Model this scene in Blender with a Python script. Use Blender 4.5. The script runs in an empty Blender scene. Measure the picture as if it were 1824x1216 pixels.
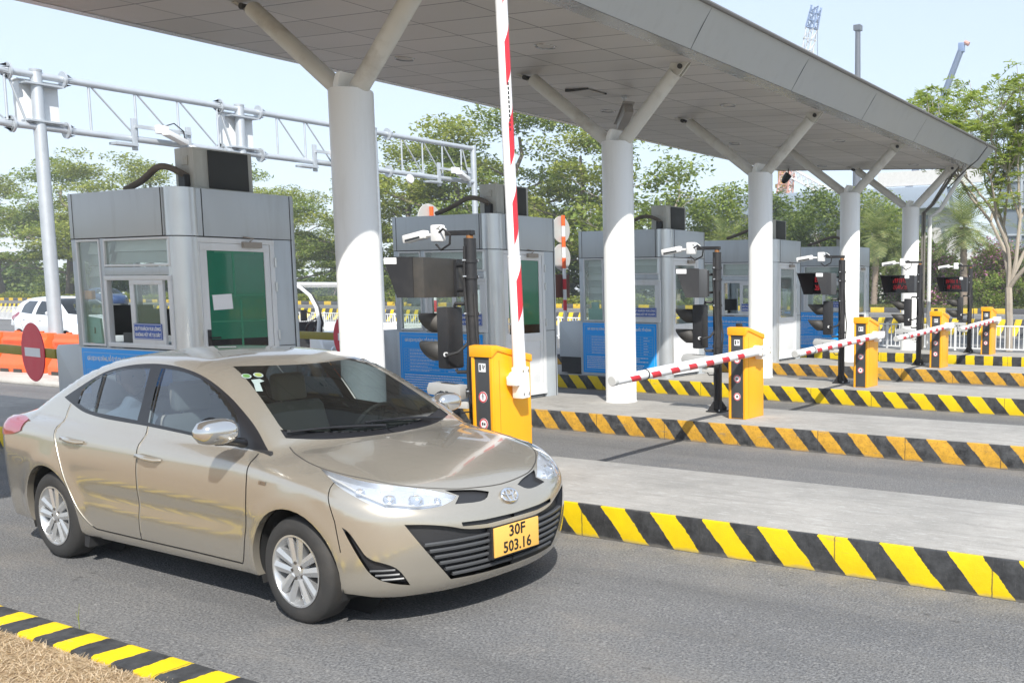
import bpy, bmesh, math, random
from mathutils import Vector, Matrix, geometry
R = math.radians
random.seed(7)
S = bpy.context.scene
COL = S.collection

# ------------------------------------------------------------------ camera, light, exposure
cam = bpy.data.cameras.new('camera'); camo = bpy.data.objects.new('camera', cam); COL.objects.link(camo)
camo.location = (8.065, -6.648, 1.801)
yaw, pitch, roll = 0.4888, -0.108, -0.0007
camo.rotation_mode = 'XYZ'
camo.rotation_euler = (math.pi/2 + pitch, 0, yaw)
cam.sensor_width = 36; cam.lens = 1730.15/1824*36
cam.shift_x = (912-1371.6)/1824; cam.shift_y = (696.6-608)/1824
cam.clip_start = 0.1; cam.clip_end = 3000
S.camera = camo

SUN = Vector((0.77, -0.72, 1.0)).normalized()          # direction towards the sun
w = bpy.data.worlds.new('World'); S.world = w; w.use_nodes = True
nt = w.node_tree; nt.nodes.clear()
sky = nt.nodes.new('ShaderNodeTexSky'); sky.sky_type = 'NISHITA'; sky.sun_disc = False
sky.sun_elevation = math.asin(SUN.z); sky.sun_rotation = math.atan2(SUN.x, SUN.y)
sky.air_density = 1.0; sky.dust_density = 0.6; sky.ozone_density = 1.0; sky.altitude = 0
bg = nt.nodes.new('ShaderNodeBackground'); bg.inputs[1].default_value = 0.15
out = nt.nodes.new('ShaderNodeOutputWorld')
hz = nt.nodes.new('ShaderNodeMix'); hz.data_type = 'RGBA'; hz.inputs[0].default_value = .8
hz.inputs[7].default_value = (2.42, 2.80, 3.38, 1)       # milky tropical haze mixed over the clear sky
nt.links.new(sky.outputs[0], hz.inputs[6]); nt.links.new(hz.outputs[2], bg.inputs[0]); nt.links.new(bg.outputs[0], out.inputs[0])
sl = bpy.data.lights.new('sun', 'SUN'); sl.energy = 3.2; sl.angle = R(0.55); sl.color = (1, 0.965, 0.9)
so = bpy.data.objects.new('sun', sl); COL.objects.link(so); so.location = (20, -12, 30)
so.rotation_euler = SUN.to_track_quat('Z', 'Y').to_euler()
S.view_settings.view_transform = 'Standard'; S.view_settings.look = 'None'
S.view_settings.exposure = 1.05; S.view_settings.gamma = 1
S.render.engine = 'CYCLES'; S.cycles.diffuse_bounces = 8; S.cycles.max_bounces = 16; S.cycles.transparent_max_bounces = 16

# ------------------------------------------------------------------ helpers
def tag(o, label=None, cat=None, group=None, kind=None):
    if label: o['label'] = label
    if cat: o['category'] = cat
    if group: o['group'] = group
    if kind: o['kind'] = kind
    return o
def empty(name, loc=(0, 0, 0), rz=0, label=None, cat=None, group=None):
    o = bpy.data.objects.new(name, None); COL.objects.link(o); o.location = loc; o.rotation_euler = (0, 0, rz)
    o.empty_display_size = .2
    return tag(o, label, cat, group)
KIDS = {}
def copy_tree(o, parent=None):
    c = o.copy(); COL.objects.link(c)
    if parent is not None: c.parent = parent; KIDS.setdefault(parent.name, []).append(c)
    for ch in list(KIDS.get(o.name, [])): copy_tree(ch, c)
    return c
class MB:
    """collects shapes and links them as one mesh object"""
    def __init__(s): s.v = []; s.f = []; s.m = []; s.mi = 0; s.T = None
    def add(s, vs, fs):
        b = len(s.v)
        for p in vs:
            p = Vector(p)
            s.v.append(s.T @ p if s.T is not None else p)
        for f in fs: s.f.append([b+i for i in f]); s.m.append(s.mi)
        return s
    def box(s, x0, x1, y0, y1, z0, z1):
        return s.add([(x, y, z) for z in (z0, z1) for y in (y0, y1) for x in (x0, x1)],
                     [(0, 2, 3, 1), (4, 5, 7, 6), (0, 1, 5, 4), (2, 6, 7, 3), (0, 4, 6, 2), (1, 3, 7, 5)])
    def cbox(s, c, d): return s.box(c[0]-d[0]/2, c[0]+d[0]/2, c[1]-d[1]/2, c[1]+d[1]/2, c[2]-d[2]/2, c[2]+d[2]/2)
    def beam(s, p0, p1, wd, ht):
        p0 = Vector(p0); p1 = Vector(p1); a = (p1-p0).normalized()
        u = a.cross(Vector((0, 0, 1))); u = u.normalized() if u.length > 1e-4 else Vector((1, 0, 0))
        n = u.cross(a)
        vs = [q + u*sx*wd/2 + n*sz*ht/2 for q in (p0, p1) for sx, sz in ((-1, -1), (1, -1), (1, 1), (-1, 1))]
        return s.add(vs, [(0, 3, 2, 1), (4, 5, 6, 7), (0, 1, 5, 4), (1, 2, 6, 5), (2, 3, 7, 6), (3, 0, 4, 7)])
    def tube(s, pts, r, n=10, cap=True):
        pts = [Vector(p) for p in pts]; k = len(pts)
        rs = r if isinstance(r, (list, tuple)) else [r]*k
        t0 = (pts[1]-pts[0]).normalized()
        u = t0.cross(Vector((0, 0, 1)))
        if u.length < 1e-3: u = t0.cross(Vector((0, 1, 0)))
        u.normalize(); vs = []
        for i, p in enumerate(pts):
            t = ((pts[min(i+1, k-1)]-pts[max(i-1, 0)])).normalized()
            u = (u - t*u.dot(t)).normalized(); w_ = t.cross(u)
            for j in range(n):
                a = 2*math.pi*j/n; vs.append(p + (u*math.cos(a)+w_*math.sin(a))*rs[i])
        fs = [(i*n+j, i*n+(j+1) % n, (i+1)*n+(j+1) % n, (i+1)*n+j) for i in range(k-1) for j in range(n)]
        if cap: fs += [tuple(range(n))[::-1], tuple((k-1)*n+j for j in range(n))]
        return s.add(vs, fs)
    def cyl(s, p0, p1, r0, r1=None, n=24): return s.tube([p0, p1], [r0, r0 if r1 is None else r1], n)
    def lathe(s, prof, c=(0, 0, 0), axis='z', n=32, a0=0, a1=2*math.pi):
        full = abs(a1-a0-2*math.pi) < 1e-6; m = n if full else n+1; vs = []
        for (r, h) in prof:
            for j in range(m):
                a = a0+(a1-a0)*j/n; q = (r*math.cos(a), r*math.sin(a), h)
                if axis == 'y': q = (q[0], q[2], q[1])
                if axis == 'x': q = (q[2], q[0], q[1])
                vs.append((q[0]+c[0], q[1]+c[1], q[2]+c[2]))
        fs = []
        for i in range(len(prof)-1):
            for j in range(n if full else n):
                j2 = (j+1) % m; f = (i*m+j, i*m+j2, (i+1)*m+j2, (i+1)*m+j)
                fs.append(f if axis == 'z' or axis == 'x' else f[::-1])
        return s.add(vs, fs)
    def prism(s, poly, d0, d1, axis='y'):
        n = len(poly)
        def P(a, b, d): return {'y': (a, d, b), 'x': (d, a, b), 'z': (a, b, d)}[axis]
        vs = [P(a, b, d0) for a, b in poly]+[P(a, b, d1) for a, b in poly]
        fs = [tuple(range(n)), tuple(range(2*n-1, n-1, -1))]+[(i, i+n, (i+1) % n+n, (i+1) % n) for i in range(n)]
        return s.add(vs, fs)
    def poly(s, vs): return s.add(vs, [tuple(range(len(vs)))])
    def build(s, name, mat, parent=None, bev=0, ang=40, smooth=True, fix=True, seg=2):
        me = bpy.data.meshes.new(name)
        me.from_pydata([tuple(v) for v in s.v], [], s.f)
        mats = mat if isinstance(mat, (list, tuple)) else [mat]
        for m in mats: me.materials.append(m)
        if len(mats) > 1: me.polygons.foreach_set('material_index', s.m)
        if bev or fix:
            bm = bmesh.new(); bm.from_mesh(me)
            if fix: bmesh.ops.recalc_face_normals(bm, faces=bm.faces)
            if bev:
                es = [e for e in bm.edges if len(e.link_faces) == 2 and e.calc_face_angle(0) > R(30)]
                bmesh.ops.bevel(bm, geom=es, offset=bev, segments=seg, profile=.6, affect='EDGES', clamp_overlap=True)
            bm.to_mesh(me); bm.free()
        if smooth:
            me.polygons.foreach_set('use_smooth', [True]*len(me.polygons)); me.set_sharp_from_angle(angle=R(ang))
        me.update()
        o = bpy.data.objects.new(name, me); COL.objects.link(o)
        if parent is not None: o.parent = parent; KIDS.setdefault(parent.name, []).append(o)
        return o
def text_part(name, body, size, mat, parent, loc, rot, align='CENTER', ext=.0015, sx=1.0, bold=0.0):
    c = bpy.data.curves.new(name+'_curve', 'FONT'); c.body = body; c.size = size; c.align_x = align; c.align_y = 'CENTER'
    c.extrude = ext; c.resolution_u = 2; c.offset = bold
    t = bpy.data.objects.new('tmp', c); COL.objects.link(t)
    dg = bpy.context.evaluated_depsgraph_get(); dg.update()
    me = bpy.data.meshes.new_from_object(t.evaluated_get(dg)); bpy.data.objects.remove(t)
    me.materials.clear(); me.materials.append(mat)
    M = Matrix.Translation(loc) @ rot.to_4x4() @ Matrix.Diagonal((sx, 1, 1, 1))
    me.transform(M)
    o = bpy.data.objects.new(name, me); COL.objects.link(o)
    if parent is not None: o.parent = parent; KIDS.setdefault(parent.name, []).append(o)
    return o
# text orientation: lettering on a face whose outward normal is -y, +x or any yaw
def face_rot(nx, ny):
    n = Vector((nx, ny, 0)).normalized(); up = Vector((0, 0, 1)); rgt = up.cross(n)
    return Matrix((rgt, up, n)).transposed()

# ------------------------------------------------------------------ materials
def newmat(name):
    m = bpy.data.materials.new(name); m.use_nodes = True; t = m.node_tree
    b = t.nodes['Principled BSDF']; return m, t, b
def N(t, kind, **kw):
    n = t.nodes.new(kind)
    for k, v in kw.items(): setattr(n, k, v)
    return n
def pos_node(t): return N(t, 'ShaderNodeNewGeometry').outputs['Position']
def noise(t, scale, detail=4, rough=.55, vec=None, stretch=None):
    n = N(t, 'ShaderNodeTexNoise'); n.inputs['Scale'].default_value = scale; n.inputs['Detail'].default_value = detail
    n.inputs['Roughness'].default_value = rough
    v = vec if vec is not None else pos_node(t)
    if stretch:
        mp = N(t, 'ShaderNodeMapping'); mp.inputs['Scale'].default_value = stretch
        t.links.new(v, mp.inputs[0]); v = mp.outputs[0]
    t.links.new(v, n.inputs['Vector']); return n.outputs['Fac']
def ramp(t, fac, a, b, ca=(0, 0, 0, 1), cb=(1, 1, 1, 1)):
    r = N(t, 'ShaderNodeValToRGB'); r.color_ramp.elements[0].position = a; r.color_ramp.elements[1].position = b
    r.color_ramp.elements[0].color = ca; r.color_ramp.elements[1].color = cb
    t.links.new(fac, r.inputs[0]); return r.outputs[0]
def mix(t, fac, a, b, mode='MIX'):
    n = N(t, 'ShaderNodeMix', data_type='RGBA', blend_type=mode)
    for sock, val in ((n.inputs[0], fac), (n.inputs[6], a), (n.inputs[7], b)):
        if isinstance(val, (int, float)): sock.default_value = val
        elif isinstance(val, (tuple, list)): sock.default_value = (*val[:3], 1)
        else: t.links.new(val, sock)
    return n.outputs[2]
def math_n(t, op, a, b=None, c=None):
    n = N(t, 'ShaderNodeMath', operation=op)
    for i, v in enumerate((a, b, c)):
        if v is None: continue
        if isinstance(v, (int, float)): n.inputs[i].default_value = v
        else: t.links.new(v, n.inputs[i])
    return n.outputs[0]
def bump(t, b, h, strength=.3, dist=.01):
    n = N(t, 'ShaderNodeBump'); n.inputs['Strength'].default_value = strength; n.inputs['Distance'].default_value = dist
    t.links.new(h, n.inputs['Height']); t.links.new(n.outputs[0], b.inputs['Normal'])
def pm(name, col, rough=.5, metal=0, var=.15, vs=3.0, dirt=0.0, dirtcol=(.12, .1, .08), streak=False, bmp=0, bs=40, spec=.5, coat=0):
    m, t, b = newmat(name)
    f = noise(t, vs)
    c = mix(t, f, tuple(x*(1-var) for x in col), tuple(min(1, x*(1+var)) for x in col))
    if dirt:
        d = noise(t, 2.2, 6, .65, stretch=(3, 3, .35) if streak else None)
        dm = ramp(t, d, .52, .78); dm = math_n(t, 'MULTIPLY', dm, dirt)
        c = mix(t, dm, c, dirtcol)
    t.links.new(c, b.inputs['Base Color'])
    rn = noise(t, vs*2.3); t.links.new(math_n(t, 'MULTIPLY_ADD', rn, .16, rough-.08), b.inputs['Roughness'])
    b.inputs['Metallic'].default_value = metal; b.inputs['Specular IOR Level'].default_value = spec
    b.inputs['Coat Weight'].default_value = coat
    if bmp: bump(t, b, noise(t, bs, 5), bmp, .01)
    return m
def glassmat(name, tint=(.8, .9, .88), opac=.35, rough=.03, refl=1.0, body=(.02, .03, .03)):
    m = bpy.data.materials.new(name); m.use_nodes = True; t = m.node_tree; t.nodes.clear()
    o = N(t, 'ShaderNodeOutputMaterial'); tr = N(t, 'ShaderNodeBsdfTransparent'); tr.inputs[0].default_value = (*tint, 1)
    gl = N(t, 'ShaderNodeBsdfGlossy'); gl.inputs['Roughness'].default_value = rough; gl.inputs[0].default_value = (1, 1, 1, 1)
    df = N(t, 'ShaderNodeBsdfDiffuse'); df.inputs[0].default_value = (*body, 1)
    a = N(t, 'ShaderNodeMixShader'); a.inputs[0].default_value = opac
    t.links.new(tr.outputs[0], a.inputs[1]); t.links.new(df.outputs[0], a.inputs[2])
    fr = N(t, 'ShaderNodeLayerWeight'); fr.inputs[0].default_value = .5
    f2 = math_n(t, 'MULTIPLY_ADD', math_n(t, 'POWER', fr.outputs['Facing'], 5.0), .9, .045)
    f2 = math_n(t, 'MINIMUM', math_n(t, 'MULTIPLY', f2, refl), 1.0)
    b = N(t, 'ShaderNodeMixShader'); t.links.new(f2, b.inputs[0]); t.links.new(a.outputs[0], b.inputs[1]); t.links.new(gl.outputs[0], b.inputs[2])
    t.links.new(b.outputs[0], o.inputs[0]); return m
def emis(name, col, st=1.0, base=(.05, .01, .01)):
    m, t, b = newmat(name); b.inputs['Base Color'].default_value = (*base, 1)
    b.inputs['Emission Color'].default_value = (*col, 1); b.inputs['Emission Strength'].default_value = st; return m
M = {}
M['steel_white'] = pm('white_paint', (.78, .78, .77), .35, var=.03, dirt=.12, streak=True)
M['column_paint'] = pm('white_column_paint', (.82, .82, .80), .42, var=.03, vs=1.5, dirt=.2, dirtcol=(.4, .38, .33), streak=True)
M['branch_paint'] = pm('weathered_branch_paint', (.60, .59, .55), .5, var=.12, vs=4, dirt=.75, dirtcol=(.26, .22, .17))
M['alu'] = pm('grey_aluminium_panel', (.50, .54, .57), .38, .15, var=.04, vs=1.2, dirt=.25, dirtcol=(.2, .2, .19), streak=True)
M['alu_light'] = pm('light_aluminium', (.62, .64, .65), .32, .65, var=.05, dirt=.3, dirtcol=(.2, .19, .17), streak=True)
M['frame_white'] = pm('white_upvc_frame', (.72, .73, .74), .35, var=.04, dirt=.3, dirtcol=(.4, .38, .34), streak=True)
M['seam'] = pm('dark_seam', (.05, .05, .05), .8)
M['galv'] = pm('galvanised_steel', (.66, .69, .72), .42, .55, var=.1, vs=5)
M['black'] = pm('black_powder_coat', (.018, .018, .02), .5, var=.3, vs=8, dirt=.3, dirtcol=(.1, .09, .08))
M['rubber'] = pm('black_rubber', (.02, .02, .021), .75, var=.2, dirt=.25, dirtcol=(.12, .11, .1))
M['brownblack'] = pm('weathered_dark_panel', (.045, .042, .038), .6, var=.25, dirt=.5, dirtcol=(.13, .11, .09))
M['orange'] = pm('orange_yellow_enamel', (.90, .40, .012), .32, var=.04, dirt=.12, dirtcol=(.35, .18, .03), streak=True)
M['dark_panel'] = pm('charcoal_panel', (.055, .058, .062), .45, var=.08)
M['sign_white'] = pm('white_vinyl', (.8, .8, .8), .4, var=.02)
M['sign_red'] = pm('red_vinyl', (.68, .02, .055), .4, var=.05)
M['sign_blue'] = pm('blue_sign_vinyl', (.02, .36, .92), .4, var=.05, vs=1, spec=.2)
M['blue_dark'] = pm('royal_blue_vinyl', (.02, .09, .42), .35, var=.03)
M['pale_blue'] = pm('pale_blue_print', (.35, .55, .80), .4, var=.05)
M['ink'] = pm('black_ink', (.015, .015, .015), .5)
M['barrier_orange'] = pm('orange_plastic', (.85, .13, .03), .4, var=.08, dirt=.15)
M['sticker_red'] = pm('red_reflective', (.62, .03, .045), .35, var=.06)
M['boom_white'] = pm('white_boom_enamel', (.80, .80, .80), .3, var=.02, dirt=.1)
M['olive'] = pm('olive_yellow_bar', (.30, .24, .01), .5, var=.08, dirt=.3)
M['grey_plastic'] = pm('light_grey_plastic', (.50, .50, .48), .45, var=.04)
M['ac_case'] = pm('weathered_beige_casing', (.48, .48, .44), .5, var=.08, dirt=.4, dirtcol=(.14, .13, .11), streak=True)
M['ac_dark'] = pm('dark_fan_grille', (.025, .026, .024), .5, var=.2)
M['chrome'] = pm('chrome', (.85, .85, .86), .1, 1.0, var=.01)
M['green_film'] = pm('green_film_glass', (.001, .15, .08), .12, var=.25, vs=2.0, coat=.6)
M['window_glass'] = glassmat('window_glass', (.93, .97, .95), .10, .04, 1.2, (.40, .46, .44))
M['pane_clear'] = glassmat('clear_glass', (.93, .96, .95), .05, .02, 1.0)
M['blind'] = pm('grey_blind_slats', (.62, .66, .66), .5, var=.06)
M['blind_dark'] = pm('darker_blind_slats', (.42, .47, .46), .5, var=.08)  # darker tone for every second slat
M['paper'] = pm('white_paper', (.80, .80, .82), .8, var=.02)
M['interior'] = pm('booth_interior', (.55, .56, .56), .7)
M['teal'] = pm('teal_plastic', (.34, .62, .62), .4, var=.05)
M['amber'] = pm('amber_plastic', (.75, .30, .03), .3)
M['led'] = emis('red_led', (1.0, .03, .05), .16)
M['cctv'] = pm('white_camera_shell', (.74, .74, .73), .35, var=.02)
M['lens'] = pm('dark_lens_glass', (.01, .01, .012), .1)
# ------------------------------------------------------------------ ground materials
HK = 0.2416
def asphalt():
    m, t, b = newmat('asphalt')
    big = noise(t, .55, 5, .6); mid = noise(t, 3.1, 5, .6)
    fine = noise(t, 70, 4, .75); vor = N(t, 'ShaderNodeTexVoronoi'); vor.inputs['Scale'].default_value = 85
    t.links.new(pos_node(t), vor.inputs['Vector'])
    c = mix(t, ramp(t, big, .3, .7), (.165, .166, .17), (.215, .21, .203))
    c = mix(t, math_n(t, 'MULTIPLY', ramp(t, mid, .45, .75), .35), c, (.24, .23, .215))
    c = mix(t, ramp(t, fine, .40, .56), mix(t, .72, c, (.03, .03, .032)), c)
    c = mix(t, math_n(t, 'MULTIPLY', ramp(t, vor.outputs['Color'], .72, .95), .5), c, (.36, .35, .33))
    sy = N(t, 'ShaderNodeSeparateXYZ'); t.links.new(pos_node(t), sy.inputs[0])
    ln = math_n(t, 'FRACT', math_n(t, 'MULTIPLY', math_n(t, 'ADD', sy.outputs['Y'], 3.9+40), .25))       # 0..1 across one lane pitch
    def track(at, wd):
        d_ = math_n(t, 'ABSOLUTE', math_n(t, 'SUBTRACT', math_n(t, 'ADD', ln, math_n(t, 'MULTIPLY', math_n(t, 'SUBTRACT', noise(t, .6, 3, .5, stretch=(.3, 1, 1)), .5), .05)), at))
        return math_n(t, 'MAXIMUM', math_n(t, 'SUBTRACT', 1.0, math_n(t, 'MULTIPLY', d_, 1/wd)), 0.0)
    tk = math_n(t, 'MAXIMUM', track(.13, .075), track(.50, .075))
    c = mix(t, math_n(t, 'MULTIPLY', math_n(t, 'MULTIPLY', tk, ramp(t, noise(t, 1.4, 6, .7, stretch=(.3, 2, 1)), .3, .65)), .45), c, (.075, .074, .075))
    c = mix(t, math_n(t, 'MULTIPLY', ramp(t, noise(t, 1.1, 6, .7, stretch=(.6, 1, 1)), .54, .74), .38), c, (.27, .235, .19))
    # oil spots and tyre polish
    sp = N(t, 'ShaderNodeTexVoronoi', feature='F1'); sp.inputs['Scale'].default_value = 3.4
    mp = N(t, 'ShaderNodeMapping'); mp.inputs['Scale'].default_value = (1, 1.7, 1)
    t.links.new(pos_node(t), mp.inputs[0]); t.links.new(mp.outputs[0], sp.inputs['Vector'])
    wob = math_n(t, 'MULTIPLY_ADD', noise(t, 30), .08, sp.outputs['Distance'])
    spot = ramp(t, wob, .11, .15, (1, 1, 1, 1), (0, 0, 0, 1))
    gate = ramp(t, noise(t, .9, 2), .45, .55)
    c = mix(t, math_n(t, 'MULTIPLY', math_n(t, 'MULTIPLY', spot, gate), .55), c, (.035, .033, .032))
    # pale dust swept against the island kerbs, and long streaks along the lanes
    st = ramp(t, noise(t, 1.0, 5, .6, stretch=(.25, 3.0, 1)), .5, .8)
    c = mix(t, math_n(t, 'MULTIPLY', st, .4), c, (.24, .225, .20))
    c = mix(t, math_n(t, 'MULTIPLY', ramp(t, noise(t, .8, 4, .6, stretch=(.18, 2.2, 1)), .55, .75), .4), c, (.075, .075, .078))
    sep = N(t, 'ShaderNodeSeparateXYZ'); t.links.new(pos_node(t), sep.inputs[0])
    yy = math_n(t, 'PINGPONG', math_n(t, 'ADD', sep.outputs['Y'], 1.207), 1000.0)
    fr = math_n(t, 'FRACT', math_n(t, 'MULTIPLY', math_n(t, 'ADD', sep.outputs['Y'], 1.207+40), .25))
    nr = math_n(t, 'GREATER_THAN', fr, .93)
    dust = math_n(t, 'MULTIPLY', math_n(t, 'MULTIPLY', math_n(t, 'SUBTRACT', fr, .90), 10.0), ramp(t, noise(t, 4, 5), .35, .65))
    dust = math_n(t, 'MULTIPLY', math_n(t, 'MAXIMUM', dust, 0.0), .55)
    c = mix(t, dust, c, (.30, .27, .225))
    t.links.new(c, b.inputs['Base Color']); b.inputs['Roughness'].default_value = .82
    h = math_n(t, 'ADD', math_n(t, 'MULTIPLY', fine, .6), math_n(t, 'MULTIPLY', vor.outputs['Distance'], .8))
    bump(t, b, h, .9, .008); return m
def concrete(name='island_concrete', a=(.27, .26, .24), bb=(.40, .38, .35)):
    m, t, b = newmat(name)
    c = mix(t, ramp(t, noise(t, 1.3, 6, .65), .32, .7), a, bb)
    c = mix(t, math_n(t, 'MULTIPLY', ramp(t, noise(t, 9, 6, .7), .5, .75), .5), c, (.24, .225, .2))
    c = mix(t, math_n(t, 'MULTIPLY', ramp(t, noise(t, 26, 4, .7, stretch=(.3, 1, 1)), .56, .72), .6), c, (.52, .51, .49))
    c = mix(t, ramp(t, noise(t, 120, 3), .35, .6), mix(t, .8, (.16, .15, .14), c), c)
    c = mix(t, math_n(t, 'MULTIPLY', ramp(t, noise(t, 5, 6, .7, stretch=(.22, 2.2, 1)), .50, .72), .55), c, (.20, .19, .175))
    c = mix(t, math_n(t, 'MULTIPLY', ramp(t, noise(t, 3.2, 7, .75, stretch=(.5, 1, 1)), .60, .68), .5), c, (.17, .162, .15))
    c = mix(t, math_n(t, 'MULTIPLY', ramp(t, noise(t, 55, 4, .7), .60, .70), .55), c, (.50, .49, .46))
    t.links.new(c, b.inputs['Base Color']); b.inputs['Roughness'].default_value = .85
    bump(t, b, noise(t, 45, 6, .7), .4, .01); return m
def stripes(name, period, phase, skew, wear, yellow=(.78, .52, .0), black=(.022, .022, .023), duty=.5, axis='X', edge=.03, chips=.35):
    """painted bands across a kerb: position along the kerb plus a lean with height"""
    m, t, b = newmat(name)
    sep = N(t, 'ShaderNodeSeparateXYZ'); t.links.new(pos_node(t), sep.inputs[0])
    p = sep.outputs[axis]
    p = math_n(t, 'MULTIPLY_ADD', sep.outputs['Z'], skew, p)
    p = math_n(t, 'ADD', p, math_n(t, 'MULTIPLY', math_n(t, 'SUBTRACT', noise(t, 5, 2), .5), edge*1.6))
    p = math_n(t, 'ADD', p, math_n(t, 'MULTIPLY', math_n(t, 'SUBTRACT', noise(t, 40, 4, .7), .5), edge*.8))
    fr = math_n(t, 'FRACT', math_n(t, 'ADD', math_n(t, 'MULTIPLY', math_n(t, 'SUBTRACT', p, phase), 1/period), 200.0))
    msk = math_n(t, 'LESS_THAN', fr, duty)
    yv = mix(t, ramp(t, noise(t, 6, 5, .6), .35, .7), yellow, tuple(x*.86 for x in yellow))
    if wear > .35:
        yv = mix(t, math_n(t, 'MULTIPLY', ramp(t, noise(t, 14, 6, .7), .42, .72), wear), yv, (.42, .22, .03))
        yv = mix(t, math_n(t, 'MULTIPLY', ramp(t, noise(t, 60, 4, .7), .55, .7), wear*.8), yv, (.16, .1, .03))
    bv = mix(t, math_n(t, 'MULTIPLY', ramp(t, noise(t, 11, 6, .7), .36, .70), .45+wear*.55), black, (.11, .112, .115))
    bv = mix(t, math_n(t, 'MULTIPLY', ramp(t, noise(t, 38, 6, .75, stretch=(2.2, 1, .35)), .60, .70), chips), bv, (.28, .27, .25))
    c = mix(t, msk, bv, yv)
    sc = ramp(t, noise(t, 6.5, 6, .75, stretch=(.35, 1, 2.5)), .61, .66)
    c = mix(t, math_n(t, 'MULTIPLY', sc, .25+.45*wear), c, (.20, .185, .16))
    fj = math_n(t, 'FRACT', math_n(t, 'ADD', math_n(t, 'MULTIPLY', math_n(t, 'ADD', sep.outputs[axis], math_n(t, 'MULTIPLY', noise(t, 25, 3), .012)), 1.0), 100.37))
    c = mix(t, math_n(t, 'MULTIPLY', math_n(t, 'LESS_THAN', fj, .010), .7), c, (.04, .038, .035))
    low = ramp(t, math_n(t, 'ADD', sep.outputs['Z'], math_n(t, 'MULTIPLY', noise(t, 9, 5), .05)), .025, .05, (1, 1, 1, 1), (0, 0, 0, 1))
    c = mix(t, math_n(t, 'MULTIPLY', low, .7), c, (.26, .24, .21))
    t.links.new(c, b.inputs['Base Color']); b.inputs['Roughness'].default_value = .6
    bump(t, b, noise(t, 30, 6, .7), .35, .008); return m
M['asphalt'] = asphalt(); M['concrete'] = concrete()
M['soil'] = pm('dry_soil', (.30, .21, .13), .95, var=.3, vs=6, bmp=.6, bs=30)
M['verge'] = pm('verge_soil_and_turf', (.10, .13, .04), .95, var=.5, vs=1.2)
M['line_white'] = pm('road_marking_white', (.62, .62, .60), .7, var=.12, vs=8)

# ------------------------------------------------------------------ ground, roads, islands
def struct(name, mb, mat, **k):
    o = mb.build(name, mat, **k); o['kind'] = 'structure'; return o
struct('ground', MB().box(-350, 230, -60, 250, -.6, -.035), M['verge'])
struct('road', MB().add([(-300, -4.06, 0), (160, -4.06, 0), (160, 55.4, 0), (-300, 55.4, 0)], [(0, 1, 2, 3)]), M['asphalt'], fix=False)
struct('far_lane_line', MB().box(-300, 120, 53.2, 53.42, .001, .004), M['line_white'], smooth=False)
mb = MB()
for k in range(-30, 14): mb.box(k*8.0, k*8.0+3.2, 41.6, 41.75, .001, .004)
struct('road_dashes', mb, M['line_white'], smooth=False)
KERB = [ # period, phase, wear, yellow
    (.426, 3.58, .12, (.80, .56, .0)), (.435, -.163, .85, (.70, .38, .035)), (.424, -1.225, .25, (.80, .56, .0)),
    (.447, -1.03, .8, (.70, .38, .035)), (.42, -.43, .2, (.80, .58, .0))]
for i in range(5):
    y0 = 4*i-1.207; y1 = 4*i+.241; xb = 16.0; xa = -10.5
    pts = [(xa+.9, y0+.035), (xb, y0+.035), (xb, y1), (-.25, y1), (-.62, 4*i+.43), (xa+.9, 4*i+.43), (xa, 4*i-.1), (xa, 4*i-.7)]
    struct('traffic_island', MB().prism(pts, 0, HK, 'z'), M['concrete'], bev=.018, seg=2)
    pe, ph, we, ye = KERB[i]
    km = stripes('kerb_stripes', pe, ph, .87 if i < 4 else 0.0, we, ye)
    kb = MB().box(xa+.9, xb, y0, y0+.033, 0, HK-.003)
    # phase is measured along the top edge; the lean is undone there by shifting z
    struct('kerb', kb, km, bev=.012, seg=2)
# the near kerb on the camera's side of the lane, its painted face-up band, and the dry lawn behind it
struct('near_kerb', MB().box(-22, 14, -4.235, -4.045, -.03, .055), stripes('near_kerb_stripes', .343, 2.103, 0, .12, (.82, .58, .0), duty=.47, edge=.035, chips=.12), bev=.02)
struct('lawn_soil', MB().box(-22, 14, -30, -4.236, -.034, .03), M['soil'], smooth=False)
struct('gantry_pad', MB().box(-19, -11.2, 2.6, 5.0, 0, .06), concrete('pale_pad_concrete', (.45, .42, .37), (.58, .55, .5)), bev=.02)
struct('median_strip', MB().box(-300, 160, 27.2, 28.3, 0, .05), M['concrete'], smooth=False)
struct('far_kerb', MB().box(-300, 160, 55.4, 55.75, -.02, .34),
       stripes('far_kerb_blocks', 2.15, -17.15, 0, .3, (.74, .48, .03), (.07, .07, .075), duty=.46, edge=.02), bev=.03)
struct('far_verge', MB().box(-300, 160, 55.76, 100, -.034, .26), M['verge'], smooth=False)

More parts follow.
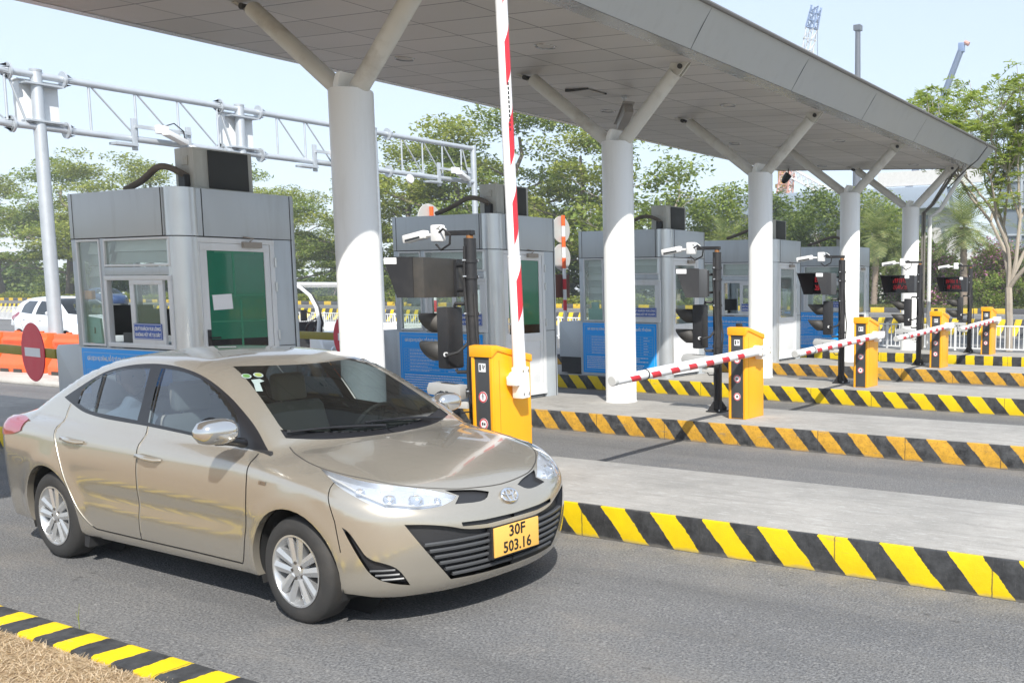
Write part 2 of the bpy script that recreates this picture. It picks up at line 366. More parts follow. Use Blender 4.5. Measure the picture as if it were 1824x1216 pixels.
# ------------------------------------------------------------------ canopy
def soffit_mat():
    m, t, b = newmat('canopy_soffit_panels')
    sep = N(t, 'ShaderNodeSeparateXYZ'); t.links.new(pos_node(t), sep.inputs[0])
    def lines(sock, period, phase, wd):
        fr = math_n(t, 'FRACT', math_n(t, 'ADD', math_n(t, 'MULTIPLY', math_n(t, 'SUBTRACT', sock, phase), 1/period), 100.5))
        d = math_n(t, 'ABSOLUTE', math_n(t, 'SUBTRACT', fr, .5)); return math_n(t, 'LESS_THAN', d, wd/period/2)
    l = math_n(t, 'MAXIMUM', lines(sep.outputs['Y'], .565, 1.345, .017), lines(sep.outputs['X'], 1.195, .64, .018))
    # every panel a slightly different tone
    def cell(sock, period, phase): return math_n(t, 'FLOOR', math_n(t, 'MULTIPLY', math_n(t, 'SUBTRACT', sock, phase), 1/period))
    cv = N(t, 'ShaderNodeCombineXYZ'); t.links.new(cell(sep.outputs['X'], 1.195, .64), cv.inputs[0]); t.links.new(cell(sep.outputs['Y'], .565, 1.345), cv.inputs[1])
    wn = N(t, 'ShaderNodeTexWhiteNoise'); t.links.new(cv.outputs[0], wn.inputs['Vector'])
    c = mix(t, wn.outputs['Value'], (.43, .405, .38), (.52, .49, .465))
    c = mix(t, math_n(t, 'MULTIPLY', ramp(t, noise(t, .8, 5), .5, .8), .5), c, (.40, .37, .335))
    c = mix(t, l, c, (.06, .055, .05))
    t.links.new(c, b.inputs['Base Color']); b.inputs['Roughness'].default_value = .42
    return m
M['soffit'] = soffit_mat(); M['joint_grey'] = pm('joint_grey', (.16, .165, .165), .6)
M['fascia'] = pm('canopy_fascia_panel', (.46, .48, .49), .32, .35, var=.04, vs=.8, dirt=.2, dirtcol=(.25, .25, .25), streak=True)
M['fascia_trim'] = pm('canopy_edge_trim', (.40, .40, .39), .26, .6, var=.05, vs=1.5)
can = empty('toll_canopy', (0, 0, 0), 0, 'long grey flat canopy roof over all the toll lanes with a panelled soffit', 'canopy')
YA, YB = -8.0, 16.55
def sz(x): return 4.65-.045*x
def xo(y): return 1.75-.027*(y-1)
def xi(y): return xo(y)-.285
XB = -3.93
MB().add([(XB, YA, sz(XB)), (xi(YA), YA, sz(xi(YA))), (xi(YB), YB, sz(xi(YB))), (XB, YB, sz(XB))], [(0, 3, 2, 1)]).build('soffit', M['soffit'], can, fix=False)
mb = MB()
mb.add([(xi(YA), YA, sz(xi(YA))-.004), (xo(YA), YA, sz(xo(YA))-.004), (xo(YB+.1), YB+.1, sz(xo(YB))-.004), (xi(YB), YB, sz(xi(YB))-.004)], [(0, 3, 2, 1)])
mb.add([(XB, YA, sz(XB)-.004), (XB-.16, YA, sz(XB)-.004), (XB-.16, YB, sz(XB)-.004), (XB, YB, sz(XB)-.004)], [(0, 1, 2, 3)])
mb.build('edge_trim', M['fascia_trim'], can, fix=False)
def fz(y): return 5.03+.004*(y-3)
mb = MB()
A0 = (xo(YA), YA, sz(xo(YA))); A1 = (xo(YA)+.31, YA, fz(YA)); B0 = (xo(YB)-.0, YB+.1, sz(xo(YB))); B1 = (xo(YB)+.31, YB+.45, fz(YB))
mb.add([A0, B0, B1, A1], [(0, 1, 2, 3)])
mb.add([(XB-.16, YA, sz(XB)), (XB-.45, YA, 5.28), (XB-.45, YB+.45, 5.28), (XB-.16, YB+.1, sz(XB))], [(0, 1, 2, 3)])
mb.add([B0, (XB-.16, YB+.1, sz(XB)), (XB-.45, YB+.45, 5.28), B1], [(0, 1, 2, 3)])
mb.build('fascia', M['fascia'], can, fix=False)
for y in [3.35+2.78*k for k in range(-3, 5)]:
    a = Vector((xo(y), y, sz(xo(y)))); c_ = Vector((xo(y)+.31, y, fz(y)))
    MB().beam(a, c_, .007, .008).build('fascia_joint', M['joint_grey'], can)
mb = MB()
mb.add([(A1[0]+.03, YA, A1[2]), (B1[0]+.03, YB+.48, B1[2]), (XB-.48, YB+.48, 5.29), (XB-.48, YA, 5.29)], [(0, 1, 2, 3)])
mb.tube([(A1[0]+.01, YA, A1[2]), (B1[0]+.01, YB+.46, B1[2])], .03, 8)
mb.build('roof_edge_cap', pm('dark_roof_cap', (.12, .115, .11), .5), can, fix=False)
for j, x in enumerate((.07, -2.3)):
    for k in range(-2, 4):
        y = 2.67+4.31*k
        if k in (-2, -1) and j == 0 and False: continue
        d = MB().lathe([(.10, .012), (.125, .0), (.13, .012)], (x, y, sz(x)-.013), n=24).build('downlight', M['black'] if False else M['fascia_trim'], can)
        MB().lathe([(0, .0), (.10, .0)], (x, y, sz(x)-.003), n=24).build('diffuser', pm('downlight_diffuser', (.5, .47, .43), .5), d, fix=False)
h = MB(); h.box(-1.64, -1.26, 5.13, 5.54, sz(-1.45)-.035, sz(-1.45)-.018).build('access_hatch', pm('hatch_panel', (.40, .38, .35), .5), can)
for q in (5.10, 5.54): MB().box(-1.66, -1.24, q, q+.03, sz(-1.45)-.03, sz(-1.45)+.01).build('hatch_gap', M['seam'], can)

# ------------------------------------------------------------------ Y columns
def make_column():
    r = empty('canopy_column')
    MB().lathe([(.0, 0), (.21, 0), (.2, .02), (.2, 3.43), (.192, 3.445), (0, 3.445)], (0, 0, 0), n=48).build('shaft', M['column_paint'], r, fix=False)
    b0 = 3.40
    for sgn, tip in ((1, (1.02, 0, 4.615-HK)), (-1, (-1.50, 0, 4.725-HK))):
        st = Vector((.06*sgn, 0, b0)); e = Vector(tip); d = (e-st).normalized(); en = e-d*.17
        br = MB().tube([st, en], .087, 20).build('branch', M['branch_paint'], r)
        mb = MB(); mb.T = None
        # pin plates that carry the branch to the soffit
        for yy in (-.03, .03):
            q = [(en.x-d.z*.07, en.z+abs(d.x)*.0-.0), (en.x+d.z*.07*sgn, en.z-.05)]
            mb.prism([(en.x-.08, en.z+.02), (en.x+.02*sgn+.05, en.z-.06), (tip[0]+.10*sgn+.02, tip[2]+.0), (tip[0]-.16, tip[2]+.0)], yy-.008, yy+.008, 'y')
        mb.build('pin_plate', M['branch_paint'], br)
        MB().tube([(tip[0]-.02*sgn, -.06, tip[2]-.065), (tip[0]-.02*sgn, .06, tip[2]-.065)], .032, 14).build('pin', M['seam'], br)
    pts = [(-.055, 3.44)]+[(-.055+.075*math.sin(a), 3.44+.26*(1-math.cos(a))*1.0) for a in (0.2, .5, .8, 1.1, 1.4)]+[(.06, 3.70), (.03, 3.44)]
    MB().prism([(-.085, 3.44), (-.080, 3.50), (-.055, 3.56), (-.02, 3.60), (.03, 3.60), (-.005, 3.52), (-.015, 3.44)], -.13, .13, 'y').build('gusset', M['column_paint'], r, bev=.005)
    MB().prism([(.13, 3.44), (.18, 3.44), (.165, 3.54), (.13, 3.56)], -.01, .01, 'y').build('stiffener', M['column_paint'], r)
    return r
COLLAB = ['white Y-shaped canopy column rising behind the silver sedan, thickest in view', 'white canopy column beside the second booth with a boom tip in front of it',
          'white canopy column standing behind the second orange barrier cabinet', 'white canopy column behind the third barrier pole, fourth along the row',
          'white canopy column at the far end with drain pipes clinging to it']
c0 = make_column()
for i in range(5):
    c = c0 if i == 0 else copy_tree(c0)
    c.location = ((-.085, .11, .09, .01, -.12)[i], 4*i, HK); c.scale = (1.03, 1.03, 1)
    tag(c, COLLAB[i], 'column', 'Y-shaped canopy columns')
# drain pipes at the last column (white downpipe and grey conduits)
o = MB().tube([(.30, 16.2, HK), (.30, 16.2, 3.45), (.55, 16.2, 3.62), (1.12, 16.2, 4.5), (1.12, 16.2, 4.62)], .05, 12).build('drain_pipe', pm('drain_white', (.62, .62, .60), .5, dirt=.5, streak=True))
tag(o, 'white rain downpipe bending up to the canopy beside the last column', 'pipe')
mb = MB()
for dy, dx in ((0, 0), (.04, .05), (.02, .1)):
    mb.tube([(.14+dx*.6, 16.1+dy, HK), (.14+dx*.6, 16.1+dy, 3.55), (.36+dx*.6, 16.1+dy, 3.75), (.92+dx, 16.1+dy, 4.6)], .022, 8)
o = mb.build('conduit', pm('grey_conduit', (.16, .15, .13), .6, dirt=.4)); tag(o, 'bundle of thin dark conduits running up the last column', 'conduit')
o = MB().tube([(xo(16)+.36, 15.9, 5.06), (xo(16)+.40, 15.9, 4.98), (xo(16)+.18, 15.9, 4.70), (xo(16)-.1, 15.95, 4.50), (.75, 16.1, 4.1)], .014, 8).build('black_cable', M['black'])
tag(o, 'black cable hanging over the canopy edge at its far end', 'cable')
# things hung from the soffit
r = empty('ceiling_camera', (-1.165, 5.91, sz(-1.165)), 0, 'white bullet security camera hanging from the canopy soffit on a rod', 'camera')
MB().cyl((0, 0, 0), (0, 0, -.36), .014).cyl((0, 0, -.001), (0, 0, -.02), .045).build('mount', M['galv'], r)
mb = MB(); mb.T = Matrix.Translation((.0, 0, -.28)) @ Matrix.Rotation(R(-38), 4, 'Z') @ Matrix.Rotation(R(-24), 4, 'Y') @ Matrix.Scale(1.25, 4)
mb.box(-.26, .24, -.075, .075, .03, .045); mb.box(-.2, .2, -.055, .055, -.08, .028); mb.build('casing', pm('camera_grey', (.30, .28, .26), .4), r, bev=.01)
r = empty('floodlight', (-3.55, 16.2, sz(-3.55)), 0, 'small black spotlight hanging under the far corner of the canopy', 'light')
r.scale = (.7, .7, .7); MB().cyl((0, 0, 0), (0, 0, -.22), .02).build('stem', M['black'], r)
mb = MB(); mb.T = Matrix.Translation((-.1, 0, -.34)) @ Matrix.Rotation(R(40), 4, 'Y'); mb.lathe([(0, -.2), (.07, -.2), (.13, -.05), (.14, .18), (.0, .2)], n=16); mb.build('head', M['black'], r)
# ------------------------------------------------------------------ toll booths (local frame: z = 0 on the island, front face looks to -y, door face to +x)
def fake_lines(mb, x0, x1, z0, z1, y, rows, rng, lo=.35, hi=.95, th=.3, cols=1, nx=0):
    """rows of short printed strokes standing for the small print that cannot be read in the photograph"""
    pit = (z1-z0)/rows
    for r_ in range(rows):
        zc = z1-pit*(r_+.5); x = x0; end = x0+(x1-x0)*rng.uniform(lo, hi)
        while x < end:
            wd = rng.uniform(.012, .05); mb.box(x, min(x+wd, end), y-.0012, y, zc-pit*th/2, zc+pit*th/2); x += wd+.010
def rate_sign(parent, x0, x1, z0, z1, y, rng):
    s = MB().box(x0, x1, y-.008, y, z0, z1).build('rate_sign', M['sign_blue'], parent, bev=.002)
    yb = y-.0085; cx = (x0+x1)/2; wd = x1-x0; ht = z1-z0
    mb = MB()
    for a, b_, c, d in ((x0+.035, x1-.035, z1-.045, z1-.040), (x0+.035, x1-.035, z0+.04, z0+.045)): mb.box(a, b_, yb-.001, yb, c, d)
    for a in (x0+.035, x1-.04): mb.box(a, a+.005, yb-.001, yb, z0+.04, z1-.04)
    mb.build('border', M['pale_blue'], s, smooth=False)
    rt = face_rot(0, -1)
    text_part('lettering', 'GIÁ DỊCH VỤ DỪNG, ĐỖ Ô TÔ TẠI CẢNG HÀNG KHÔNG QUỐC TẾ NỘI BÀI', .056, M['sign_white'], s, (cx, yb, z1-.105), rt, sx=.74*wd/1.67, bold=.0012)
    text_part('lettering', 'The parking service price at Noi Bai International Airport', .032, M['sign_white'], s, (cx, yb, z1-.165), rt, sx=.9*wd/1.67)
    mb = MB()
    gx = [x0+.08, x0+.17, x0+wd*.55, x1-.32, x1-.08]
    zt, zb = z1-.22, z0+.33
    for k in range(8):
        z = zt-(zt-zb)*k/7; mb.box(gx[0], gx[-1], yb-.001, yb, z-.0015, z+.0015)
    for g in gx: mb.box(g-.0015, g+.0015, yb-.001, yb, zb, zt)
    mb.build('table_grid', M['pale_blue'], s, smooth=False)
    mb = MB()
    rh = (zt-zb)/7
    for k in range(7):
        za = zt-rh*(k+1)+.008; zc = zt-rh*k-.008
        fake_lines(mb, gx[0]+.03, gx[1]-.03, za+.02, zc-.02, yb, 1, rng, .8, 1)
        fake_lines(mb, gx[1]+.02, gx[2]-.03, za, zc, yb, 2, rng, .5, .95, .38)
        fake_lines(mb, gx[2]+.06, gx[3]-.03, za+.008, zc-.008, yb, 1, rng, .4, .8, .5)
        fake_lines(mb, gx[3]+.06, gx[4]-.03, za+.008, zc-.008, yb, 1, rng, .4, .9, .6)
    fake_lines(mb, x0+.08, x1-.08, z0+.07, z0+.30, yb, 7, rng, .6, .98, .36)
    o = mb.build('small_print', M['sign_white'], s, smooth=False); o['kind'] = 'stuff'
    return s
def notice(parent, x0, x1, z0, z1, y):
    s = MB().box(x0, x1, y-.005, y, z0, z1).build('notice', M['blue_dark'], parent, smooth=False)
    rt = face_rot(0, -1); cx = (x0+x1)/2; h = z1-z0
    mb = MB(); yb = y-.0055
    for zz in (z0+.006, z1-.010): mb.box(x0+.006, x1-.006, yb-.0006, yb, zz, zz+.004)
    for xx in (x0+.006, x1-.010): mb.box(xx, xx+.004, yb-.0006, yb, z0+.006, z1-.006)
    mb.build('border', M['sign_white'], s, smooth=False)
    text_part('lettering', 'QUÝ KHÁCH VUI LÒNG', h*.30, M['sign_white'], s, (cx, yb, z0+h*.66), rt, sx=(x1-x0)/h*.285, bold=.0012)
    text_part('lettering', 'KHÔNG VỨT VÉ TẠI ĐÂY', h*.30, M['sign_white'], s, (cx, yb, z0+h*.27), rt, sx=(x1-x0)/h*.262, bold=.0012)
    return s
def frame(mb, x0, x1, z0, z1, y0, y1, wd):
    mb.box(x0, x1, y0, y1, z0, z0+wd); mb.box(x0, x1, y0, y1, z1-wd, z1)
    mb.box(x0, x0+wd, y0+.001, y1-.001, z0+wd, z1-wd); mb.box(x1-wd, x1, y0+.001, y1-.001, z0+wd, z1-wd)
def frame_x(mb, y0, y1, z0, z1, x0, x1, wd):
    mb.box(x0, x1, y0, y1, z0, z0+wd); mb.box(x0, x1, y0, y1, z1-wd, z1)
    mb.box(x0+.001, x1-.001, y0, y0+wd, z0+wd, z1-wd); mb.box(x0+.001, x1-.001, y1-wd, y1, z0+wd, z1-wd)
def make_booth(idx, dx, label):
    """origin on the island top; coordinates below are the booth's own"""
    rng = random.Random(40+idx)
    r = empty('toll_booth', (dx, 4*idx, HK), 0, label, 'toll booth', 'grey toll booths')
    xl, xr = -3.02, -1.32; yf, yb = -1.05, .26; H = 2.50; zf = 2.035; zs = .93; xd = -1.20
    # walls: base, posts, fascia, rounded corners
    w_ = MB()
    w_.box(xl, xr, yf+.004, yf+.05, 0, .03)
    w_.box(xl, xl+.05, yf, yb, 0, zs); w_.box(xl, xl+.05, yf, yb, zf-.22, zf); w_.box(xl, xl+.05, yf, yf+.09, zs, zf-.22); w_.box(xl, xl+.05, yb-.09, yb, zs, zf-.22); w_.box(xl, xl+.05, -.45, -.40, zs, zf-.22); w_.box(xl+.05, xr, yb-.05, yb, 0, zs)            # far end and back
    w_.box(xl+.05, xr-.02, yf+.002, yf+.05, .03, zs)                                      # below the windows
    w_.box(xl+.05, xl+.09, yf, yf+.05, zs, zf); w_.box(-2.50, -2.435, yf, yf+.05, zs, zf) # posts between windows
    w_.box(-2.435, xr, yf, yf+.05, 1.665, 1.745)                                          # transom
    w_.box(xd-.05, xd, -.04, .16, 0, zf)                                                  # strip right of the door
    w_.box(xl+.05, xr, yb-.05, yb-.001, zf-.25, zf); w_.box(xl+.05, xl+.2, yb-.05, yb-.002, zs, zf-.25); w_.box(xr-.12, xr, yb-.05, yb-.002, zs, zf-.25)
    w_.build('wall_panel', M['alu'], r, bev=.003)
    f = MB(); f.box(xl, xr-.06, yf-.004, yf+.05, zf+.008, H); f.box(xd-.06, xd+.004, -.86, .17, zf+.008, H); f.box(xl, xl+.05, yf+.05, yb+.004, zf+.008, H); f.box(xl+.05, xr, yb-.05, yb+.004, zf+.008, H)
    f.build('fascia_panel', M['alu'], r, bev=.003)
    MB().box(xl+.01, xd-.06, yf+.05, yb-.05, H-.09, H-.02).build('roof', M['alu'], r)
    MB().box(xl+.05, xd-.06, yf+.05, yb-.05, .0, .02).build('floor', M['interior'], r)
    c = MB(); c.lathe([(.14, 0), (.14, zf-.004)], (xr+.01, -.915, 0), n=40); c.build('corner_column', M['alu_light'], r, fix=False)
    c = MB(); c.lathe([(.142, zf+.006), (.142, H), (0, H)], (xr+.01, -.915, 0), n=40); c.build('corner_column', M['alu_light'], r, fix=False)
    c = MB(); c.lathe([(.10, 0), (.10, H), (0, H)], (xd-.10, .16, 0), n=32); c.build('rear_corner', M['alu'], r, fix=False)
    s_ = MB(); s_.box(xl-.002, xr, yf-.002, yf+.03, zf, zf+.008); s_.box(xd-.03, xd+.002, -.86, .18, zf, zf+.008)
    s_.box(xr-.082, xr-.072, yf-.008, yf-.004, zf, H-.004); s_.box(xd, xd+.006, .16, .168, 0, H-.004); s_.box(xl+.065, xl+.073, yf-.006, yf, zf, H-.004); s_.box(xd+.004, xd+.007, -.785, -.776, zf, H-.004)
    s_.box(xd, xd+.004, -.038, .16, .93, .937)
    s_.build('panel_seam', M['seam'], r, smooth=False)
    # tall fixed window with blinds, upper strip window, sliding window
    def window(x0, x1, z0, z1, wd=.025, mat='frame_white', glass='window_glass'):
        m = MB(); frame(m, x0, x1, z0, z1, yf-.008, yf+.03, wd); fr = m.build('window', M[mat], r, bev=.002)
        MB().box(x0+wd, x1-wd, yf+.010, yf+.014, z0+wd, z1-wd).build('pane', M[glass], fr, smooth=False); return fr
    window(xl+.092, -2.502, .945, 2.03, .022)
    window(-2.43, xr+.02, 1.75, 2.03, .022)
    m = MB(); frame(m, -2.43, xr+.02, .945, 1.66, yf-.022, yf+.03, .045)
    sw = m.build('sliding_window', M['frame_white'], r, bev=.003)
    opn = idx in (0, 3)
    sx0, sx1 = (-2.00, -1.44) if opn else (-1.92, xr-.02)
    m = MB(); m.box(sx0, sx1, yf-.016, yf+.012, .99, 1.07); m.box(sx0, sx1, yf-.016, yf+.012, 1.57, 1.615)
    m.box(sx0, sx0+.07, yf-.015, yf+.011, 1.07, 1.57); m.box(sx1-.075, sx1, yf-.015, yf+.011, 1.07, 1.57)
    sa = m.build('sash', M['frame_white'], sw, bev=.003)
    MB().box(sx0+.07, sx1-.075, yf-.004, yf, 1.07, 1.57).build('pane', M['window_glass'], sa, smooth=False)
    if not opn:
        m = MB(); m.box(-2.385, -1.86, yf+.0, yf+.026, .99, 1.06); m.box(-2.385, -2.32, yf+.001, yf+.025, 1.06, 1.57); m.box(-2.385, -1.86, yf, yf+.026, 1.57, 1.615)
        sb = m.build('sash', M['frame_white'], sw, bev=.003)
        MB().box(-2.32, -1.90, yf+.010, yf+.014, 1.06, 1.57).build('pane', M['window_glass'], sb, smooth=False)
    notice(r, sx0+.045, sx1-.045, 1.035, 1.19, yf-.018)
    rate_sign(r, xl+.06, xr-.10+.02, .045, .915, yf-.001, rng)
    # door on the +x face
    dg = 'green_film' if idx in (0, 1) else 'window_glass'
    m = MB(); frame_x(m, -.885, -.04, .05, 2.03, xd-.045, xd+.012, .05); dr = m.build('door', M['frame_white'], r, bev=.003)
    ajar = idx == 3
    m = MB(); m.box(xd-.03, xd+.006, -.83, -.095, .10, .20); m.box(xd-.03, xd+.006, -.83, -.095, 1.905, 1.978)
    m.box(xd-.03, xd+.006, -.83, -.095, .80, .91); m.box(xd-.029, xd+.005, -.83, -.76, .20, 1.905); m.box(xd-.029, xd+.005, -.155, -.095, .20, 1.905)
    m.box(xd-.02, xd-.004, -.76, -.155, .20, .80)
    lf = m.build('leaf', M['frame_white'], dr, bev=.003)
    MB().box(xd-.014, xd-.006, -.76, -.155, .91, 1.905).build('glass_panel', M[dg], lf, smooth=False)
    m = MB(); m.box(xd+.006, xd+.02, -.80, -.77, .93, 1.13); m.tube([(xd+.02, -.785, 1.05), (xd+.05, -.785, 1.05), (xd+.055, -.70, 1.05)], .009, 8)
    m.build('handle', M['ink'] if idx == 0 else M['chrome'], lf)
    m = MB(); m.box(xd+.012, xd+.05, -.40, -.20, 1.945, 2.0); m.tube([(xd+.04, -.33, 2.0), (xd+.07, -.30, 2.035), (xd+.012, -.38, 2.05)], .008, 6)
    m.build('door_closer', pm('aged_closer', (.33, .29, .25), .5, dirt=.5), dr, bev=.004)
    for z in (1.80, 1.55, 1.05): MB().cyl((xd+.018, -.037, z-.05), (xd+.018, -.037, z+.05), .012, n=10).build('hinge', M['alu_light'], dr)
    MB().box(xd-.0055, xd-.0048, -.76, -.155, .912, 1.03).build('dark_film', M['lens'], lf, smooth=False) if idx < 2 else None
    if idx == 0:
        m = MB()
        for y, z0, z1 in ((-.50, 1.45, 1.9), (-.44, .95, 1.42)): m.box(xd-.0055, xd-.0045, y, y+.02, z0, z1)
        for z, y0, y1 in ((1.46, -.74, -.175), (1.20, -.74, -.175), (1.885, -.68, -.26)): m.box(xd-.0055, xd-.0046, y0, y1, z, z+.012)
        m.build('film_seam', pm('pale_green_tape', (.03, .22, .12), .3), lf, smooth=False)
    MB().box(xl+.02, xl+.026, yf+.09, yb-.09, zs, zf-.22).build('end_pane', M['pane_clear'], r, smooth=False)
    # back window and blinds seen through the glass
    m = MB(); frame(m, xl+.2, xr-.12, zs, zf-.25, yb-.045, yb-.01, .03); bw = m.build('back_window', M['frame_white'], r)
    MB().box(xl+.23, xr-.15, yb-.03, yb-.026, zs+.03, zf-.28).build('pane', M['pane_clear'], bw, smooth=False)
    m = MB()
    for k in range(6):
        z = 1.50+.045*k; m.box(xl+.2, xr-.1, yb-.09, yb-.07, z, z+.042)
    m.build('blind', M['blind'], r, smooth=False)
    m = MB()
    n = 6
    for k in range(4 if idx == 0 else 6):
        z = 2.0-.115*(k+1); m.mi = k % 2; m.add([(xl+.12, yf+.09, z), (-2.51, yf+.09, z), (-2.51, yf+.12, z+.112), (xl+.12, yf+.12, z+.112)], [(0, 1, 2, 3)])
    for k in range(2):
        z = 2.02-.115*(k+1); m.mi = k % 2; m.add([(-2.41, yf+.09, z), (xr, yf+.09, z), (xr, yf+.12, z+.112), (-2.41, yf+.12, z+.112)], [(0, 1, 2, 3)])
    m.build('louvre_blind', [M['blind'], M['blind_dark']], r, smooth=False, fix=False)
    MB().box(xl+.06, xr-.05, yf+.06, yf+.40, .88, .92).build('counter', pm('dark_counter', (.06, .055, .05), .5), r)
    # the low rounded crash cabinet on the upstream side, with its black foot
    m = MB(); m.prism([(xl-.5, .30), (xl-.5, .88), (xl-.46, .93), (xl-.004, .955), (xl-.004, .30)], yf+.02, yf+.72, 'y')
    cb = m.build('side_cabinet', M['alu'], r, bev=.012)
    MB().box(xl-.48, xl-.01, yf+.04, yf+.70, .02, .30).build('foot', M['black'], cb)
    return r
BOOTH = [('nearest grey toll booth, sliding window open, paper sheet on its green door', -.12),
         ('grey toll booth with green glass door behind the raised red and white boom', .04),
         ('grey toll booth half hidden by the second white column', .06),
         ('grey toll booth behind the third white column, white door at right', .0),
         ('farthest grey toll booth, behind the fourth white column', -.05)]
for i, (lb, dx) in enumerate(BOOTH):
    make_booth(i, dx, lb)
# ---- air conditioners standing on the booth roofs
def make_ac():
    r = empty('air_conditioner')
    # origin: near top corner of its foot; casing's grille looks to +x
    m = MB(); m.box(-.30, 0, -.07, .55, .03, .44); m.box(-.01, .004, -.07, .06, .05, .42)
    cs = m.build('casing', M['ac_case'], r, bev=.012)
    MB().box(.004, .012, .075, .50, .05, .425).build('fan_grille', M['ac_dark'], r, bev=.004)
    m = MB(); m.box(-.19, -.08, -.082, -.07, .27, .36); m.box(-.17, -.10, -.086, -.082, .32, .345); m.build('service_cover', M['ac_case'], cs, bev=.003)
    MB().prism([(-.05, .06), (.045, .06), (.045, .40), (-.05, .40)], .004, .0075, 'x').build('side_panel', M['ac_case'], cs, bev=.002)
    MB().box(-.28, -.02, -.02, .02, 0, .03).build('foot', M['black'], r); MB().box(-.28, -.02, .44, .48, 0, .03).build('foot', M['black'], r)
    pts = []
    for k in range(17):
        t = k/16; x = -.10-.95*t; z = .17+.16*math.sin(min(1, t*2.4)*math.pi*.5)*(1-t) + .02 - .12*t
        pts.append((x, -.15-.03*math.sin(t*6), max(.03, z)))
    MB().tube([(-.10, -.07, .15)]+pts, .032, 10).build('pipe_insulation', pm('wrapped_pipe', (.14, .12, .10), .9, var=.3, dirt=.4), r)
    MB().box(-.16, -.06, -.13, -.075, .03, .17).build('valve_cover', M['black'], r)
    return r
AC = ['beige air conditioner unit with dark fan grille on the nearest booth roof', 'air conditioner unit on the roof behind the raised boom',
      'air conditioner on the booth roof left of the third column', 'air conditioner peeking out right of the third column', 'air conditioner on the farthest booth roof behind the fourth column']
a0 = make_ac()
for i in range(5):
    a = a0 if i == 0 else copy_tree(a0)
    a.location = (-1.42+BOOTH[i][1], 4*i-.63, HK+2.48); tag(a, AC[i], 'air conditioner', 'rooftop air conditioners')
# ---- loose things in and on the booths
o = MB().box(-.003, 0, -.10, .10, -.075, .075).build('paper_sheet', M['paper'], None, smooth=False); o.location = (-1.20-.12-.003, -.62, HK+1.40); o.rotation_euler = (R(3), 0, 0)
tag(o, 'white paper sheet taped to the green glass door', 'paper')
def screen(loc, rz, label, mat, wd=.34, ht=.24):
    r = empty('monitor', loc, rz, label, 'monitor'); MB().box(-wd/2, wd/2, -.02, .02, .12, .12+ht).build('screen', M[mat], r, bev=.006)
    MB().box(-.03, .03, -.01, .03, 0, .12).box(-.1, .1, -.06, .08, 0, .012).build('stand', M['black'], r)
screen((-2.80, -.70, HK+.92), R(55), 'black monitor seen through the open window of the nearest booth', 'black', .42, .32)
screen((-2.5, 11.35, HK+.92), R(40), 'dark monitor behind the open window of the fourth booth', 'black')
screen((-2.42, -.60, HK+.92), R(55), 'dark monitor behind the sliding pane of the nearest booth', 'black', .34, .28)
r = empty('card_reader', (-2.42, -.86, HK+.92), R(35), 'dark grey card terminal beside the open window of the nearest booth', 'terminal')
MB().prism([(-.11, 0), (.11, 0), (.09, .10), (-.10, .17)], -.08, .08, 'x').build('body', pm('dark_grey_plastic', (.07, .075, .07), .4), r, bev=.01)
MB().box(-.03, .03, -.121, -.111, .02, .06).build('keypad', M['grey_plastic'], r)
for i, (x, lb) in enumerate(((-2.93, 'teal plastic case leaning behind the tall window of the nearest booth'), )):
    r = empty('teal_case', (x, -.985, HK+.965), R(-3), lb, 'case')
    b_ = MB(); b_.prism([(-.15, 0), (.15, 0), (.13, .26), (-.17, .28)], -.012, .012, 'y'); b_.build('shell', M['teal'], r, bev=.008)
    MB().prism([(.0, .10), (.03, .10), (.035, .16), (.005, .17)], -.0135, -.0125, 'y').build('emblem', M['ink'], r)
r = empty('teal_case', (-2.62, 7.02, HK+.965), R(2), 'teal plastic case behind the window of the booth half hidden by a column', 'case')
MB().prism([(-.2, 0), (.16, 0), (.16, .2), (-.2, .2)], -.012, .012, 'y').build('shell', M['teal'], r, bev=.008)
MB().prism([(-.12, .0), (.02, 0), (.0, .31), (-.16, .31)], .02, .04, 'y').build('lid', M['teal'], r, bev=.006)
r = empty('warning_lamp', (-3.0, -.99, HK+1.42), 0, 'amber warning lamp stuck inside the tall window of the nearest booth', 'lamp')
MB().box(-.05, .09, -.02, .02, 0, .09).build('lens', M['amber'], r, bev=.008); MB().box(-.06, -.05, -.025, .025, -.01, .1).build('bracket', M['black'], r)
